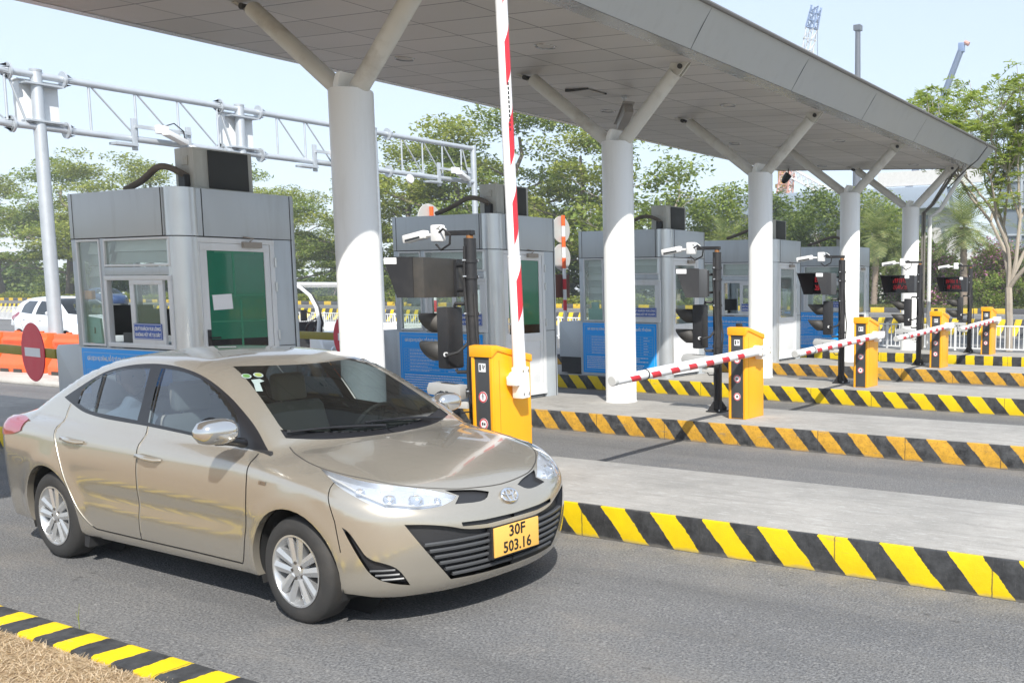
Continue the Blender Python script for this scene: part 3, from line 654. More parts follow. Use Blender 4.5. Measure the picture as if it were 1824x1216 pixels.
# ------------------------------------------------------------------ barrier gates: cabinet with a boom across the lane on the camera's side
def make_gate(raised):
    r = empty('barrier_gate')
    W, D = .225, .43
    prof = [(0, 0), (D, 0), (D, .955), (.03, 1.055), (0, 1.06)]
    m = MB(); m.prism(prof, .0, W, 'x')
    # recess on the front: two rails stand proud of the dark panel
    cb = m.build('cabinet', M['orange'], r, bev=.006)
    m = MB(); m.box(0, .030, -.022, 0, 0, 1.04); cb2 = m.build('corner_rail', M['orange'], r, bev=.006)
    m = MB(); m.box(W-.030, W, -.022, 0, 0, 1.04); m.build('corner_rail', M['orange'], r, bev=.006)
    m = MB(); m.box(.030, W-.030, -.012, -.001, .012, .985)
    pn = m.build('front_panel', M['dark_panel'], r, bev=.003)
    m = MB(); m.prism([(-.03, .985), (-.03, 1.075), (.03, 1.083), (D+.012, .985), (D+.012, .925), (.04, 1.035)], -.012, W+.012, 'x')
    m.build('cap', M['orange'], r, bev=.008)
    m = MB(); m.box(.075, .150, -.0145, -.012, .865, .935); st = m.build('sticker', M['sign_white'], pn, smooth=False)
    m = MB(); m.box(.085, .100, -.0155, -.0145, .878, .925); m.box(.118, .124, -.0155, -.0145, .895, .925); m.beam((.125, -.015, .888), (.142, -.015, .918), .001, .006); m.beam((.128, -.015, .915), (.14, -.015, .905), .001, .005)
    m.build('pictogram', M['ink'], st, smooth=False)
    for k, z in enumerate((.70, .475, .265)):
        if raised and k == 0: z = .66
        if raised and k == 1: z = .44
        if raised and k == 2: continue
        c = (.112, 0, z)
        s = MB().lathe([(0, -.0142), (.046, -.0142), (.046, -.012)], c, 'y', 28).build('warning_sticker', M['sign_white'], pn, fix=True)
        MB().lathe([(.034, -.0152), (.044, -.0152), (.044, -.0142), (.034, -.0142), (.034, -.0152)], c, 'y', 28).build('red_ring', M['sticker_red'], s)
        m = MB()
        if k == 0: m.box(.109, .115, -.0152, -.0142, z-.02, z+.02); m.lathe([(0, -.0152), (.006, -.0152)], (.112, 0, z+.022), 'y', 10); m.box(.100, .124, -.0152, -.0143, z+.004, z+.008)
        elif k == 1: m.box(.094, .108, -.0152, -.0142, z-.012, z+.012); m.box(.115, .130, -.0152, -.0142, z-.010, z+.008)
        else: m.box(.098, .126, -.0152, -.0142, z-.008, z+.006); m.box(.104, .120, -.0151, -.0141, z+.006, z+.013)
        m.build('pictogram', M['ink'], s, smooth=False)
    # side service lines
    m = MB(); m.box(W, W+.0015, .06, .063, .03, .96); m.build('door_gap', pm('orange_shadow_gap', (.35, .16, .01), .6), r, smooth=False)
    for z in (.06, ): MB().box(.036, .043, -.0135, -.012, z, z+.007).build('screw', M['chrome'], pn); MB().box(W-.043, W-.036, -.0135, -.012, z, z+.007).build('screw', M['chrome'], pn)
    # boom built along -y from the pivot, then raised about x for the open gate
    zp = .80; yp = .22; xp = W+.075
    rot = Matrix.Translation((xp, yp, zp)) @ Matrix.Rotation(R(88.2) if raised else R(-2.3), 4, 'X').inverted()
    hub = MB(); hub.lathe([(.06, -.075), (.06, -.02), (.0, -.02)], (xp, yp, zp), 'x', 24); hub.build('pivot_hub', M['boom_white'], r)
    m = MB(); m.T = rot
    m.box(-.045, .06, -.10, .16, -.052, .052); m.box(-.06, .045, -.03, .05, -.10, .03)
    br = m.build('boom_clamp', M['boom_white'], r, bev=.014)
    m = MB(); m.T = rot
    for q in ((.061, -.07, .03), (.061, .12, -.03), (.061, -.07, -.03), (.061, .12, .03)): m.cyl((q[0]-.002, q[1], q[2]), (q[0]+.006, q[1], q[2]), .011, n=8)
    m.build('bolt', M['chrome'], br)
    L1, L2 = 2.35, 2.86 if not raised else 4.2
    L1 = L1 if not raised else 1.0
    Ls = L2 if not raised else 3.4
    m = MB(); m.T = rot; m.lathe([(.052, 0), (.052, -L1)], (0, 0, 0), 'y', 24)
    bm_ = m.build('boom', M['boom_white'], r, fix=False)
    m = MB(); m.T = rot; m.lathe([(.054, -L1+.012), (.054, -L1-.004)], (0, 0, 0), 'y', 24); m.build('joint_ring', M['seam'] if not raised else M['boom_white'], bm_, fix=False)
    m = MB(); m.T = rot; m.lathe([(.047, -L1), (.047, -L2)], (0, 0, 0), 'y', 24); m.build('boom_tip', M['boom_white'], r, fix=False)
    m = MB(); m.T = rot; m.lathe([(.049, -L2+.03), (.049, -L2-.012), (.043, -L2-.018), (0, -L2-.018)], (0, 0, 0), 'y', 24); m.build('end_cap', M['grey_plastic'], r, fix=False)
    # red bands: slanted patches round the lower outer side
    k = 0; y = -.28 if not raised else -.52
    while True:
        if raised: y = -.46-.62*k
        else: y = -.40-.335*k
        if y < -L2+.2: break
        rad = .0528 if y > -L1 else .0478
        m = MB(); m.T = rot; vs = []; n = 10
        a0, a1 = (R(-100), R(22)) if not raised else (R(-38), R(50))
        ln = .15 if not raised else .34
        for j in range(n+1):
            a = a0+(a1-a0)*j/n; sh = (-.10 if not raised else -.18)*(j/n)
            ca, sa = math.cos(a), math.sin(a)
            for yy in (y+sh, y+sh-ln): vs.append((rad*ca, yy, rad*sa))
        m.add(vs, [(2*j, 2*j+2, 2*j+3, 2*j+1) for j in range(n)])
        m.build('red_band', M['sticker_red'], bm_ if y > -L1 else bm_, fix=False)
        k += 1
    if raised:
        m = MB(); m.T = rot; rr = .0482
        for q in range(11): m.add([(rr*math.cos(R(-30)), -1.98-.035*q, rr*math.sin(R(-30))), (rr*math.cos(R(-30)), -2.005-.035*q, rr*math.sin(R(-30))), (rr*math.cos(R(-14)), -2.005-.035*q, rr*math.sin(R(-14))), (rr*math.cos(R(-14)), -1.98-.035*q, rr*math.sin(R(-14)))], [(0, 1, 2, 3)])
        m.build('small_lettering', M['ink'], bm_, fix=False, smooth=False)
    else:
        MB().box(.03, .09, .10, .16, 1.07, 1.12).build('beacon', M['black'], r, bev=.005)
    return r
GX = [2.205, 2.285, 2.175, 2.045, 1.905]
GL = ['orange barrier cabinet beside the sedan with its red and white boom raised upright', 'orange barrier cabinet beside the second pole with its boom lowered across the lane',
      'orange barrier cabinet third along the row, boom lowered, in front of the fourth column', 'orange barrier cabinet fourth along the row with lowered boom before the last column', 'farthest orange barrier cabinet with lowered boom in front of the white railing']
g0 = make_gate(True); g1 = make_gate(False)
for i in range(5):
    g = (g0, g1)[i] if i < 2 else copy_tree(g1)
    g.location = (GX[i], 4*i-.80, HK); tag(g, GL[i], 'barrier gate', 'orange barrier gates')

# ------------------------------------------------------------------ equipment poles: pole, upper camera, text display, two-lamp signal, plate camera
PX = [1.745, 1.84, 1.75, 1.65, 1.485]
ORD = ['nearest', 'second', 'third', 'fourth', 'farthest']
def make_pole():
    r = empty('equipment_pole')
    m = MB(); m.cyl((0, 0, .02), (0, 0, 1.97), .053, n=20); m.build('shaft', M['black'], r)
    m = MB(); m.box(-.11, .11, -.11, .11, 0, .018); bp = m.build('base_plate', M['black'], r, bev=.004)
    for k in range(4):
        m = MB(); m.T = Matrix.Rotation(R(45+90*k), 4, 'Z'); m.prism([(.04, .018), (.135, .018), (.05, .14), (.04, .14)], -.005, .005, 'y'); m.build('gusset', M['black'], r)
    for k in range(4):
        m = MB(); m.T = Matrix.Rotation(R(90*k), 4, 'Z'); m.cyl((.09, .075, .018), (.09, .075, .04), .009, n=8); m.build('bolt', M['galv'], bp)
    m = MB(); m.tube([(.0, -.066, .15), (.01, -.068, .5), (-.01, -.067, .8), (.02, -.075, 1.05), (.0, -.067, 1.3), (-.015, -.07, 1.6), (0, -.066, 1.9)], .011, 7); m.build('cable', M['rubber'], r)
    m = MB(); m.tube([(.05, -.045, .55), (.10, -.07, .70), (.11, -.05, .95), (.075, -.03, 1.15), (.06, -.03, 1.5)], .009, 7); m.build('cable', M['rubber'], r)
    for z in (1.64, 1.32, 1.78, .64):
        MB().cyl((.0, -.09, z), (.0, .09, z), .008, n=8).build('clamp_bolt', M['galv'], r)
    for z in (1.62, 1.30, 1.76, .62, .80): MB().lathe([(.053, z), (.062, z), (.062, z+.03), (.053, z+.03)], n=18).build('clamp', M['black'], r)
    return r
p0 = make_pole()
for i in range(5):
    p = p0 if i == 0 else copy_tree(p0); p.location = (PX[i], 4*i-.33, HK)
    tag(p, ['black equipment pole behind the nearest barrier cabinet and sedan bonnet', 'black equipment pole on the second island beside a barrier cabinet', 'black equipment pole on the third island before the fourth column',
            'black equipment pole on the fourth island before the last column', 'farthest black equipment pole before the white railing'][i], 'pole', 'black equipment poles')
def make_topcam(mask):
    r = empty('bullet_camera')       # origin on the pole axis at z of arm
    ym = Matrix.Rotation(R(0), 4, 'Z')
    MB().cyl((0, 0, -.10), (0, 0, .06), .036, n=14).build('post_sleeve', M['black'], r)
    if mask:
        MB().cyl((0, 0, -.06), (0, 0, .03), .0375, n=14).build('rust_patch', pm('rusty_sleeve', (.30, .13, .04), .8, var=.4), r)
    m = MB(); m.box(-.40, .05, -.03, .03, .035, .085); m.build('arm', M['black'], r, bev=.004)
    m = MB(); m.T = Matrix.Translation((-.40, -.06, .07)); m.box(-.07, .07, -.045, .045, -.10, .08); jb = m.build('junction_box', M['cctv'], r, bev=.02)
    m = MB(); m.tube([(-.46, -.06, .04), (-.56, -.05, .04), (-.60, -.05, .045)], .022, 10); m.build('neck', M['cctv'], r)
    m = MB(); m.T = Matrix.Translation((-.74, -.05, .03)) @ Matrix.Rotation(R(-9), 4, 'Y'); m.box(-.17, .16, -.048, .048, -.045, .045)
    sh = m.build('shell', M['cctv'], r, bev=.018)
    m = MB(); m.T = Matrix.Translation((-.74, -.05, .03)) @ Matrix.Rotation(R(-9), 4, 'Y'); m.box(-.13, .10, -.0505, -.046, -.034, -.012); m.box(-.172, -.168, -.035, .035, -.03, .03); m.build('lens_slot', M['lens'], sh)
    m = MB(); m.tube([(-.36, -.09, .06), (-.26, -.12, .10), (-.18, -.1, .04), (-.2, -.09, -.06), (-.32, -.1, -.12), (-.40, -.09, -.06)], .012, 8); m.build('cable', M['rubber'], r)
    m = MB(); m.tube([(-.38, -.1, .10), (-.28, -.13, .135), (-.22, -.11, .09)], .006, 6); m.build('white_cable', M['cctv'], r)
    return r
t0 = make_topcam(True)
for i in range(5):
    t = t0 if i == 0 else (t1 if False else copy_tree(t0)); t.location = (PX[i], 4*i-.33, HK+1.97); t.scale = (.82, .82, .82); t.rotation_euler = (0, 0, R([0, 4, 8, 10, 14][i]))
    tag(t, 'white bullet camera on top of the %s equipment pole' % ORD[i], 'camera', 'cameras atop the equipment poles')
def make_display(i):
    """origin at the box centre; face looks to local -x, hood in front of it"""
    r = empty('text_display')
    Wd, Hd, Dp, Hd2 = .66, .34, .10, .28
    m = MB(); m.box(0, Dp, -Wd/2, Wd/2, -Hd/2, Hd/2); bx = m.build('case', M['brownblack'] if i == 0 else M['dark_panel'], r, bev=.004)
    m = MB(); m.box(-.004, -.0005, -Wd/2+.015, Wd/2-.015, -Hd/2+.012, Hd/2-.012); m.build('face', M['lens'], r, smooth=False)
    for s in (-1, 1):
        m = MB(); m.prism([(0, -Hd/2), (0, Hd/2), (-Hd2, Hd/2), (-.16, -Hd/2)], s*Wd/2-.004, s*Wd/2+.004, 'y'); m.build('hood_side', M['black'], r)
    m = MB(); m.box(-Hd2, 0, -Wd/2-.004, Wd/2+.004, Hd/2-.002, Hd/2+.006); m.build('hood_top', M['black'], r)
    m = MB(); m.box(-Hd2+.005, -Hd2+.008, -Wd/2-.0055, -Wd/2+.115, Hd/2-.05, Hd/2+.0); 
    MB().box(-Hd2+.01, -Hd2+.13, -Wd/2-.0065, -Wd/2-.0045, Hd/2-.055, Hd/2-.002).build('white_sticker', M['sign_white'], r, smooth=False)
    rng = random.Random(5+i); rows = ((.075, .045), (-.055, .045))
    for zc, hh in rows:
        m = MB(); y = -Wd/2+.05
        while y < Wd/2-.10:
            for a in range(3):
                for b_ in range(5):
                    if rng.random() < .62: m.box(-.0065, -.004, y+a*.013, y+a*.013+.011, zc-hh+b_*.018, zc-hh+b_*.018+.015)
            y += .054 if rng.random() < .85 else .09
        m.build('red_text', M['led'], r, smooth=False)
    return r
DY = [15, 32, 52, 66, 70]
DO = [(-.19, -.20), (-.13, -.12), (-.28, -.10), (-.30, -.13), (-.31, -.12)]
for i in range(5):
    d = make_display(i); a = R(DY[i]); d.rotation_euler = (0, 0, a)
    cx, cy = [(-.33, -.10), (-.18, -.13), (-.34, -.04), (-.36, -.02), (-.36, -.02)][i]
    d.location = (PX[i]+cx, 4*i-.33+cy, 1.83 if i else 1.87)
    tag(d, ['black text display seen from behind on the nearest equipment pole', 'black hooded text display seen edge-on on the second pole', 'hooded display with red text before the farthest booth', 'hooded display with red text in front of the last column', 'hooded display with red text on the farthest pole'][i], 'display', 'hooded text displays')
    ia = Matrix.Rotation(-a, 3, 'Z')
    pole = ia @ Vector((-cx, -cy, 0))
    for z in (.11, -.11): MB().tube([(.10, .06 if i else .16, z), (.15, .06 if i else .16, z), (pole.x, pole.y, z)], .016, 8).build('bracket', M['black'], d)
    br = MB(); br.box(.10, .125, (.06 if i else .16)-.02, (.06 if i else .16)+.02, -.16, .16)
    br.build('bracket_plate', M['black'], d)
def make_signal():
    r = empty('traffic_signal')      # faces local -x; origin at the box centre
    m = MB(); m.box(-.075, .055, -.095, .095, -.27, .27); m.build('housing', M['black'], r, bev=.02)
    for z in (.125, -.125):
        m = MB(); m.lathe([(0, -.002), (.082, 0), (.085, .01)], (-.08, 0, z), 'x', 24); m.build('lens', M['lens'], r, fix=False)
        vs = []; n = 18
        for j in range(n+1):
            a = R(-62)+R(304)*j/n; ln = .26 if abs(math.cos(a)) < 2 else .2
            q = .5+.5*math.sin(a); ln = .10+.17*q
            for d_ in (0, ln):
                rad = .09
                vs.append((-.075-d_, rad*math.cos(a), z+rad*math.sin(a)))
        mm = MB(); mm.add(vs, [(2*j, 2*j+1, 2*j+3, 2*j+2) for j in range(n)]); vz = mm.build('visor', M['brownblack'], r, fix=False)
        md = vz.modifiers.new('thick', 'SOLIDIFY'); md.thickness = .004
    m = MB(); m.tube([(.05, 0, .275), (.06, 0, .30), (.20, .06, .30)], .016, 8); m.build('bracket', M['black'], r); m = MB(); m.tube([(.05, 0, -.275), (.06, 0, -.30), (.20, .06, -.30)], .016, 8); m.build('bracket', M['black'], r)
    m = MB(); m.tube([(.03, -.097, -.14), (.10, -.15, -.14), (.17, -.10, -.12), (.2, 0.03, -.02), (.2, .03, .2)], .014, 8); m.build('cable', M['rubber'], r)
    MB().cyl((.03, -.093, -.14), (.03, -.112, -.14), .02, n=10).build('gland', M['cctv'], r)
    return r
s0 = make_signal()
for i in range(5):
    s = s0 if i == 0 else copy_tree(s0)
    s.location = (PX[i]-.20, 4*i-.33-.06, 1.345 if i == 0 else 1.31-.01*i); s.rotation_euler = (0, 0, R([2, 6, 10, 10, 12][i]))
    tag(s, 'black two-lamp traffic signal with visors on the %s equipment pole' % ORD[i], 'traffic signal', 'two-lamp lane signals')
def make_lowcam():
    r = empty('plate_camera')
    m = MB(); m.T = Matrix.Translation((-.30, -.06, .05)) @ Matrix.Rotation(R(4), 4, 'Y') @ Matrix.Rotation(R(0), 4, 'Z')
    m.prism([(-.23, -.05), (-.25, .0), (-.22, .075), (.20, .085), (.22, .0), (.20, -.07)], -.075, .075, 'y'); sh = m.build('shell', pm('silver_grey_shell', (.48, .48, .47), .4, .2), r, bev=.008)
    m = MB(); m.T = Matrix.Translation((-.30, -.06, .05)) @ Matrix.Rotation(R(4), 4, 'Y'); m.box(-.09, .10, -.03, .045, .077, .084); m.box(-.06, -.02, -.0765, -.074, -.03, .005); m.box(.015, .05, -.0765, -.074, -.02, .01); m.build('slot', M['seam'], sh)
    m = MB(); m.box(-.22, -.03, -.09, -.02, -.13, -.06); m.tube([(-.2, -.05, -.1), (-.2, -.05, -.02)], .02, 8); m.build('mount', M['grey_plastic'], r, bev=.008)
    m = MB(); m.tube([(-.06, -.06, .08), (.0, -.11, .05), (.03, -.1, -.06), (.0, -.07, -.16), (-.1, -.09, -.17), (-.15, -.07, -.12)], .009, 8); m.build('cable', M['rubber'], r)
    m = MB(); m.box(-.06, .05, -.05, .05, -.12, -.07); m.build('clamp', M['black'], r)
    return r
l0 = make_lowcam()
for i in range(5):
    l = l0 if i == 0 else copy_tree(l0)
    l.location = (PX[i], 4*i-.33, .83 if i == 0 else .84); l.rotation_euler = (0, 0, R([4, 8, 10, 12, 12][i])); l.scale = (.82, .82, .82)
    tag(l, 'grey plate-reading camera low on the %s equipment pole' % ORD[i], 'camera', 'low plate cameras')
# ------------------------------------------------------------------ swing bars with no-entry discs upstream of the booths
def no_entry(loc, rz, bar0, bar1, label, tilt=0):
    r = empty('swing_bar', loc, rz, label, 'swing bar', 'swing bars with no-entry discs')
    MB().box(bar0, bar1, .012, .052, -.055, .055).build('bar', M['olive'], r, bev=.004)
    d = MB().lathe([(0, 0), (.345, 0), (.35, .006), (.345, .012), (0, .012)], (0, -.003, 0), 'y', 56).build('disc', M['sign_red'], r)
    MB().box(-.235, .235, -.006, -.003, -.052, .052).build('white_bar', M['sign_white'], d, smooth=False)
    m = MB(); m.cyl((bar0+.05, .032, -loc[2]+.06), (bar0+.05, .032, .07), .04, n=14); m.build('post', M['olive'], r)
    return r
no_entry((-5.05, -.60, 1.02), R(-7), -3.0, .62, 'red no-entry disc with white bar on an olive swing bar at the far left')
no_entry((-3.80, 2.80, 1.07), R(-4), -1.6, .4, 'olive swing bar whose red disc peeks out left of the nearest column')
# ------------------------------------------------------------------ cars: one smooth body surface per car, cut into panels along traced outlines
import numpy as np
def pchip(xs, ys):
    xs = np.array(xs, float); ys = np.array(ys, float); h = np.diff(xs); d = np.diff(ys)/h; m = np.zeros_like(ys)
    for i in range(1, len(xs)-1):
        if d[i-1]*d[i] > 0:
            w1 = 2*h[i]+h[i-1]; w2 = h[i]+2*h[i-1]; m[i] = (w1+w2)/(w1/d[i-1]+w2/d[i])
    m[0] = d[0]; m[-1] = d[-1]
    def f(x):
        x = np.clip(x, xs[0], xs[-1]); i = np.clip(np.searchsorted(xs, x)-1, 0, len(xs)-2); t = (x-xs[i])/h[i]
        return ys[i]*(1+2*t)*(1-t)**2+m[i]*h[i]*t*(1-t)**2+ys[i+1]*t*t*(3-2*t)+m[i+1]*h[i]*t*t*(t-1)
    return f
def smax(a, b, k): return np.maximum(a, b)+np.maximum(k-np.abs(a-b), 0)**2/(4*k)
def smin(a, b, k): return -smax(-a, -b, k)
class CarShape:
    def __init__(s, wl, tp, wc, ct, zc, zl, xn, tail, axles, wheel_z, XA, XB):
        s.wl, s.tp, s.wc, s.ct, s.zc, s.zl, s.xn = map(lambda t: pchip(*t), (wl, tp, wc, ct, zc, zl, xn))
        s.tail, s.ax, s.wz, s.XA, s.XB, s.RR = tail, axles, wheel_z, XA, XB, .85
    def F(s, x, y, z):
        a = np.abs(y); side = a-s.wl(z)*s.tp(x)
        for xc in s.ax:
            r = np.hypot(x-xc, z-s.wz); side = side-.012*np.exp(-((r-.36)/.07)**2)
        side = side+.010*np.exp(-((z-.50)/.07)**2)*np.exp(-((x-.05)/.95)**4)
        top = z-(s.zl(x)-.075*(a/.8)**2.2+.012*np.exp(-((a-.62)/.10)**2)*np.clip((x-.9)/.3, 0, 1))
        nose = x-(s.xn(z)-.40*(a/.86)**2.5)
        tail = -x-(s.tail-.30*(a/.86)**2.8-.10*np.maximum(.35-z, 0))
        low = smax(smax(smax(side, top, .07), nose, .14), smax(tail, .13-z, .02), .12)
        cab = np.maximum(smax(a-s.wc(z)*s.ct(x), z-(s.zc(x)-.055*(a/.6)**2), .07), .7-z)
        return smin(low, cab, .035)
    def grad(s, p, h=1e-3):
        x, y, z = p[:, 0], p[:, 1], p[:, 2]
        g = np.stack([s.F(x+h, y, z)-s.F(x-h, y, z), s.F(x, y+h, z)-s.F(x, y-h, z), s.F(x, y, z+h)-s.F(x, y, z-h)], -1)
        return g/np.maximum(np.linalg.norm(g, axis=1, keepdims=True), 1e-9)
    def side(s, uz):
        u, z = uz[:, 0], uz[:, 1]
        al = np.clip((u-s.XA)/s.RR, 0, np.pi/2)-np.clip((s.XB-u)/s.RR, 0, np.pi/2)
        cx = np.where(u > s.XA, s.XA, np.where(u < s.XB, s.XB, u)); dx, dy = np.sin(al), -np.cos(al)
        lo = np.zeros_like(u); hi = np.full_like(u, 1.7)
        for _ in range(36):
            m = (lo+hi)/2; ins = s.F(cx+dx*m, dy*m, z) < 0; lo = np.where(ins, m, lo); hi = np.where(ins, hi, m)
        return np.stack([cx+dx*lo, dy*lo, z], -1)
    def uz(s, p):
        x, y = p[:, 0], p[:, 1]
        u = np.where(x > s.XA, s.XA+s.RR*np.arctan2(x-s.XA, -y), np.where(x < s.XB, s.XB-s.RR*np.arctan2(s.XB-x, -y), x))
        return np.stack([u, p[:, 2]], -1)
    def top(s, xy):
        x, y = xy[:, 0], xy[:, 1]; lo = np.full_like(x, .4); hi = np.full_like(x, 1.9)
        for _ in range(36):
            m = (lo+hi)/2; ins = s.F(x, y, m) < 0; lo = np.where(ins, m, lo); hi = np.where(ins, hi, m)
        return np.stack([x, y, lo], -1)
def dense(pts, step, closed=False):
    out = []; n = len(pts)
    for i in range(n if closed else n-1):
        a = np.array(pts[i], float); b = np.array(pts[(i+1) % n], float); k = max(1, int(math.ceil(np.linalg.norm(b-a)/step)))
        for j in range(k): out.append(tuple(a+(b-a)*j/k))
    if not closed: out.append(tuple(map(float, pts[-1])))
    return out
def smooth_poly(pts, closed=True, it=2):
    """corner-cutting that keeps sharp corners"""
    p = [np.array(q, float) for q in pts]
    for _ in range(it):
        out = []; n = len(p)
        for i in range(n):
            a, b, c = p[i-1], p[i], p[(i+1) % n]
            if not closed and i in (0, n-1): out.append(b); continue
            d1, d2 = b-a, c-b; cs = np.dot(d1, d2)/(np.linalg.norm(d1)*np.linalg.norm(d2)+1e-9)
            if cs < .72: out.append(b)
            else: out += [b-d1*.25, b+d2*.25]
        p = out
    return [tuple(q) for q in p]
def inside(poly, P):
    x, y = P[:, 0], P[:, 1]; r = np.zeros(len(P), bool); n = len(poly)
    for i in range(n):
        x0, y0 = poly[i]; x1, y1 = poly[(i+1) % n]
        if y0 == y1: continue
        c = ((y0 > y) != (y1 > y)) & (x < (x1-x0)*(y-y0)/(y1-y0)+x0); r ^= c
    return r
def strip(pts, hw):
    p = np.array(pts, float); t = np.gradient(p, axis=0); t /= np.linalg.norm(t, axis=1, keepdims=True); nn = np.stack([-t[:, 1], t[:, 0]], -1)
    return [tuple(q) for q in p+nn*hw]+[tuple(q) for q in (p-nn*hw)[::-1]]
def patch(shape, dom, outer, regions, grid, base):
    """triangulate a domain polygon with all region outlines as constraints; returns {region: (tris, 3-D points, normals)}"""
    vs = []; es = []
    def addp(pl, closed=True):
        b = len(vs); vs.extend(pl); n = len(pl); es.extend([(b+i, b+(i+1) % n) for i in range(n if closed else n-1)])
    od = dense(outer, grid, True); addp(od)
    regs = []
    for nm, pl in regions:
        d = dense(pl, grid, True); regs.append((nm, d)); addp(d)
    P = np.array(vs); lo = P.min(0); hi = P.max(0); g = []
    nx = int((hi[0]-lo[0])/grid)+1; ny = int((hi[1]-lo[1])/grid)+1
    gx, gy = np.meshgrid(np.linspace(lo[0], hi[0], nx), np.linspace(lo[1], hi[1], ny))
    gx = gx + (np.arange(ny) % 2)[:, None]*grid*.5
    G = np.stack([gx.ravel(), gy.ravel()], -1); G = G[inside(od, G)]
    keep = np.ones(len(G), bool)
    for k in range(0, len(P), 400):
        D = ((G[:, None]-P[None, k:k+400])**2).sum(-1).min(1); keep &= D > (grid*.45)**2
    G = G[keep]
    allv = [Vector((float(a), float(b))) for a, b in np.vstack([P, G])]
    r = geometry.delaunay_2d_cdt(allv, es, [], 0, 1e-5, False)
    V = np.array([tuple(v) for v in r[0]]); T = np.array([f for f in r[2] if len(f) == 3])
    cen = V[T].mean(1); ok = inside(od, cen); T = T[ok]; cen = cen[ok]
    lab = np.full(len(T), base, object)
    for nm, d in reversed(regs): lab[inside(d, cen)] = nm
    X = shape.side(V) if dom == 'side' else shape.top(V)
    Nn = shape.grad(X)
    out = {}
    for nm in set(lab): out[nm] = (T[lab == nm], X, Nn)
    return out
def panel(name, parts, mat, parent, depth=0.0, flat=False, wall=True, mirror=True, dn=None):
    """one mesh from region triangles (and their mirror image); depth > 0 sinks it below the body surface behind a small wall"""
    vs, fs, ns = [], [], []
    for (T, X, Nn) in parts:
        for sg in ((1, -1) if mirror == True else ((1,) if mirror is False else (-1,))):
            ids = np.unique(T); mp = {int(q): i+len(vs) for i, q in enumerate(ids)}
            Y = X[ids].copy(); Q = Nn[ids].copy(); Y = Y-Q*depth
            Y[:, 1] *= sg; Q[:, 1] *= sg
            a, b, c = X[T[:, 0]], X[T[:, 1]], X[T[:, 2]]
            fn = np.cross(b-a, c-a); s0 = (fn*Nn[T[:, 0]]).sum(1)
            b0 = len(vs); vs.extend(map(tuple, Y)); ns.extend(map(tuple, Q))
            for k, t in enumerate(T):
                f = [mp[int(q)] for q in t]
                if (s0[k] < 0) != (sg < 0): f = f[::-1]
                fs.append(f)
            if depth and wall:
                cnt = {}
                for t in T:
                    for i in range(3):
                        e = (int(t[i]), int(t[(i+1) % 3])); cnt[tuple(sorted(e))] = cnt.get(tuple(sorted(e)), 0)+1
                for (i, j), n_ in cnt.items():
                    if n_ == 1:
                        k = len(vs)
                        for q in (i, j, j, i): pass
                        for q, dd in ((i, 0), (j, 0), (j, depth), (i, depth)):
                            w_ = X[q]-Nn[q]*dd; vs.append((w_[0], w_[1]*sg, w_[2])); ns.append((Nn[q][0], Nn[q][1]*sg, Nn[q][2]))
                        fs.append([k, k+1, k+2, k+3])
    me = bpy.data.meshes.new(name); me.from_pydata(vs, [], fs); me.materials.append(mat)
    if not flat:
        me.polygons.foreach_set('use_smooth', [True]*len(me.polygons))
        me.normals_split_custom_set_from_vertices(ns)
    me.update(); o = bpy.data.objects.new(name, me); COL.objects.link(o); o.parent = parent; KIDS.setdefault(parent.name, []).append(o); return o

def paint(name, a, b_, rough=.28, metal=.55):
    m, t, b = newmat(name)
    fl = noise(t, 900, 1); c = mix(t, ramp(t, fl, .3, .7), a, b_)
    t.links.new(c, b.inputs['Base Color']); b.inputs['Metallic'].default_value = metal; b.inputs['Roughness'].default_value = rough
    b.inputs['Coat Weight'].default_value = 1.0; b.inputs['Coat Roughness'].default_value = .04
    bump(t, b, noise(t, 3.0, 2), .008, .01); return m
M['car_champagne'] = paint('champagne_paint', (.38, .345, .285), (.50, .46, .39), .22, .62)
M['car_white'] = paint('pearl_white_paint', (.70, .71, .72), (.78, .79, .80), .3, .05)
M['car_trim'] = pm('black_trim', (.012, .012, .014), .4, var=.1)
M['rod'] = pm('satin_pillar_strip', (.55, .53, .48), .35, .2, var=.03)
M['edge_glint'] = pm('painted_edge_glint', (.34, .32, .28), .25, .3, var=.03)  # sun glint on the door edges, painted as a pale colour
M['gap_dark'] = pm('panel_gap_shadow', (.05, .045, .04), .7)
M['grille_black'] = pm('black_grille_plastic', (.022, .022, .024), .45, var=.2)
M['grille_bar'] = pm('dark_grey_grille_bar', (.06, .062, .065), .4, var=.1)
M['car_glass'] = glassmat('car_side_glass', (.34, .41, .47), .10, .02, 2.0, (.05, .06, .07))
M['windscreen'] = glassmat('windscreen_glass', (.44, .49, .47), .06, .02, 1.5, (.03, .032, .032))
M['lamp_lens'] = glassmat('clear_lamp_lens', (.96, .97, .98), .08, .03, 2.0, (.8, .82, .85))
M['lamp_bowl'] = pm('lamp_reflector', (.72, .75, .80), .30, .6, var=.12, vs=14)
M['tail_red'] = pm('red_tail_lens', (.30, .012, .03), .12, var=.15, vs=12, coat=1)
M['tyre'] = pm('tyre_rubber', (.028, .027, .026), .75, var=.25, vs=9, dirt=.5, dirtcol=(.10, .085, .07), bmp=.15, bs=60)
M['alloy'] = pm('silver_alloy', (.62, .63, .64), .28, .75, var=.06)
M['disc'] = pm('brake_disc', (.10, .09, .08), .5, .5)
M['liner'] = pm('dark_wheel_liner', (.012, .012, .012), .9)
M['seat'] = pm('beige_seat_cloth', (.55, .49, .40), .9, var=.08)
M['dash'] = pm('dark_dashboard', (.03, .03, .032), .6)
M['plate_yellow'] = pm('yellow_plate', (.80, .45, .10), .45, var=.05)
M['skin'] = pm('skin', (.42, .25, .17), .6); M['cloth_white'] = pm('white_shirt', (.68, .68, .68), .9); M['hair'] = pm('black_hair', (.015, .012, .01), .6)

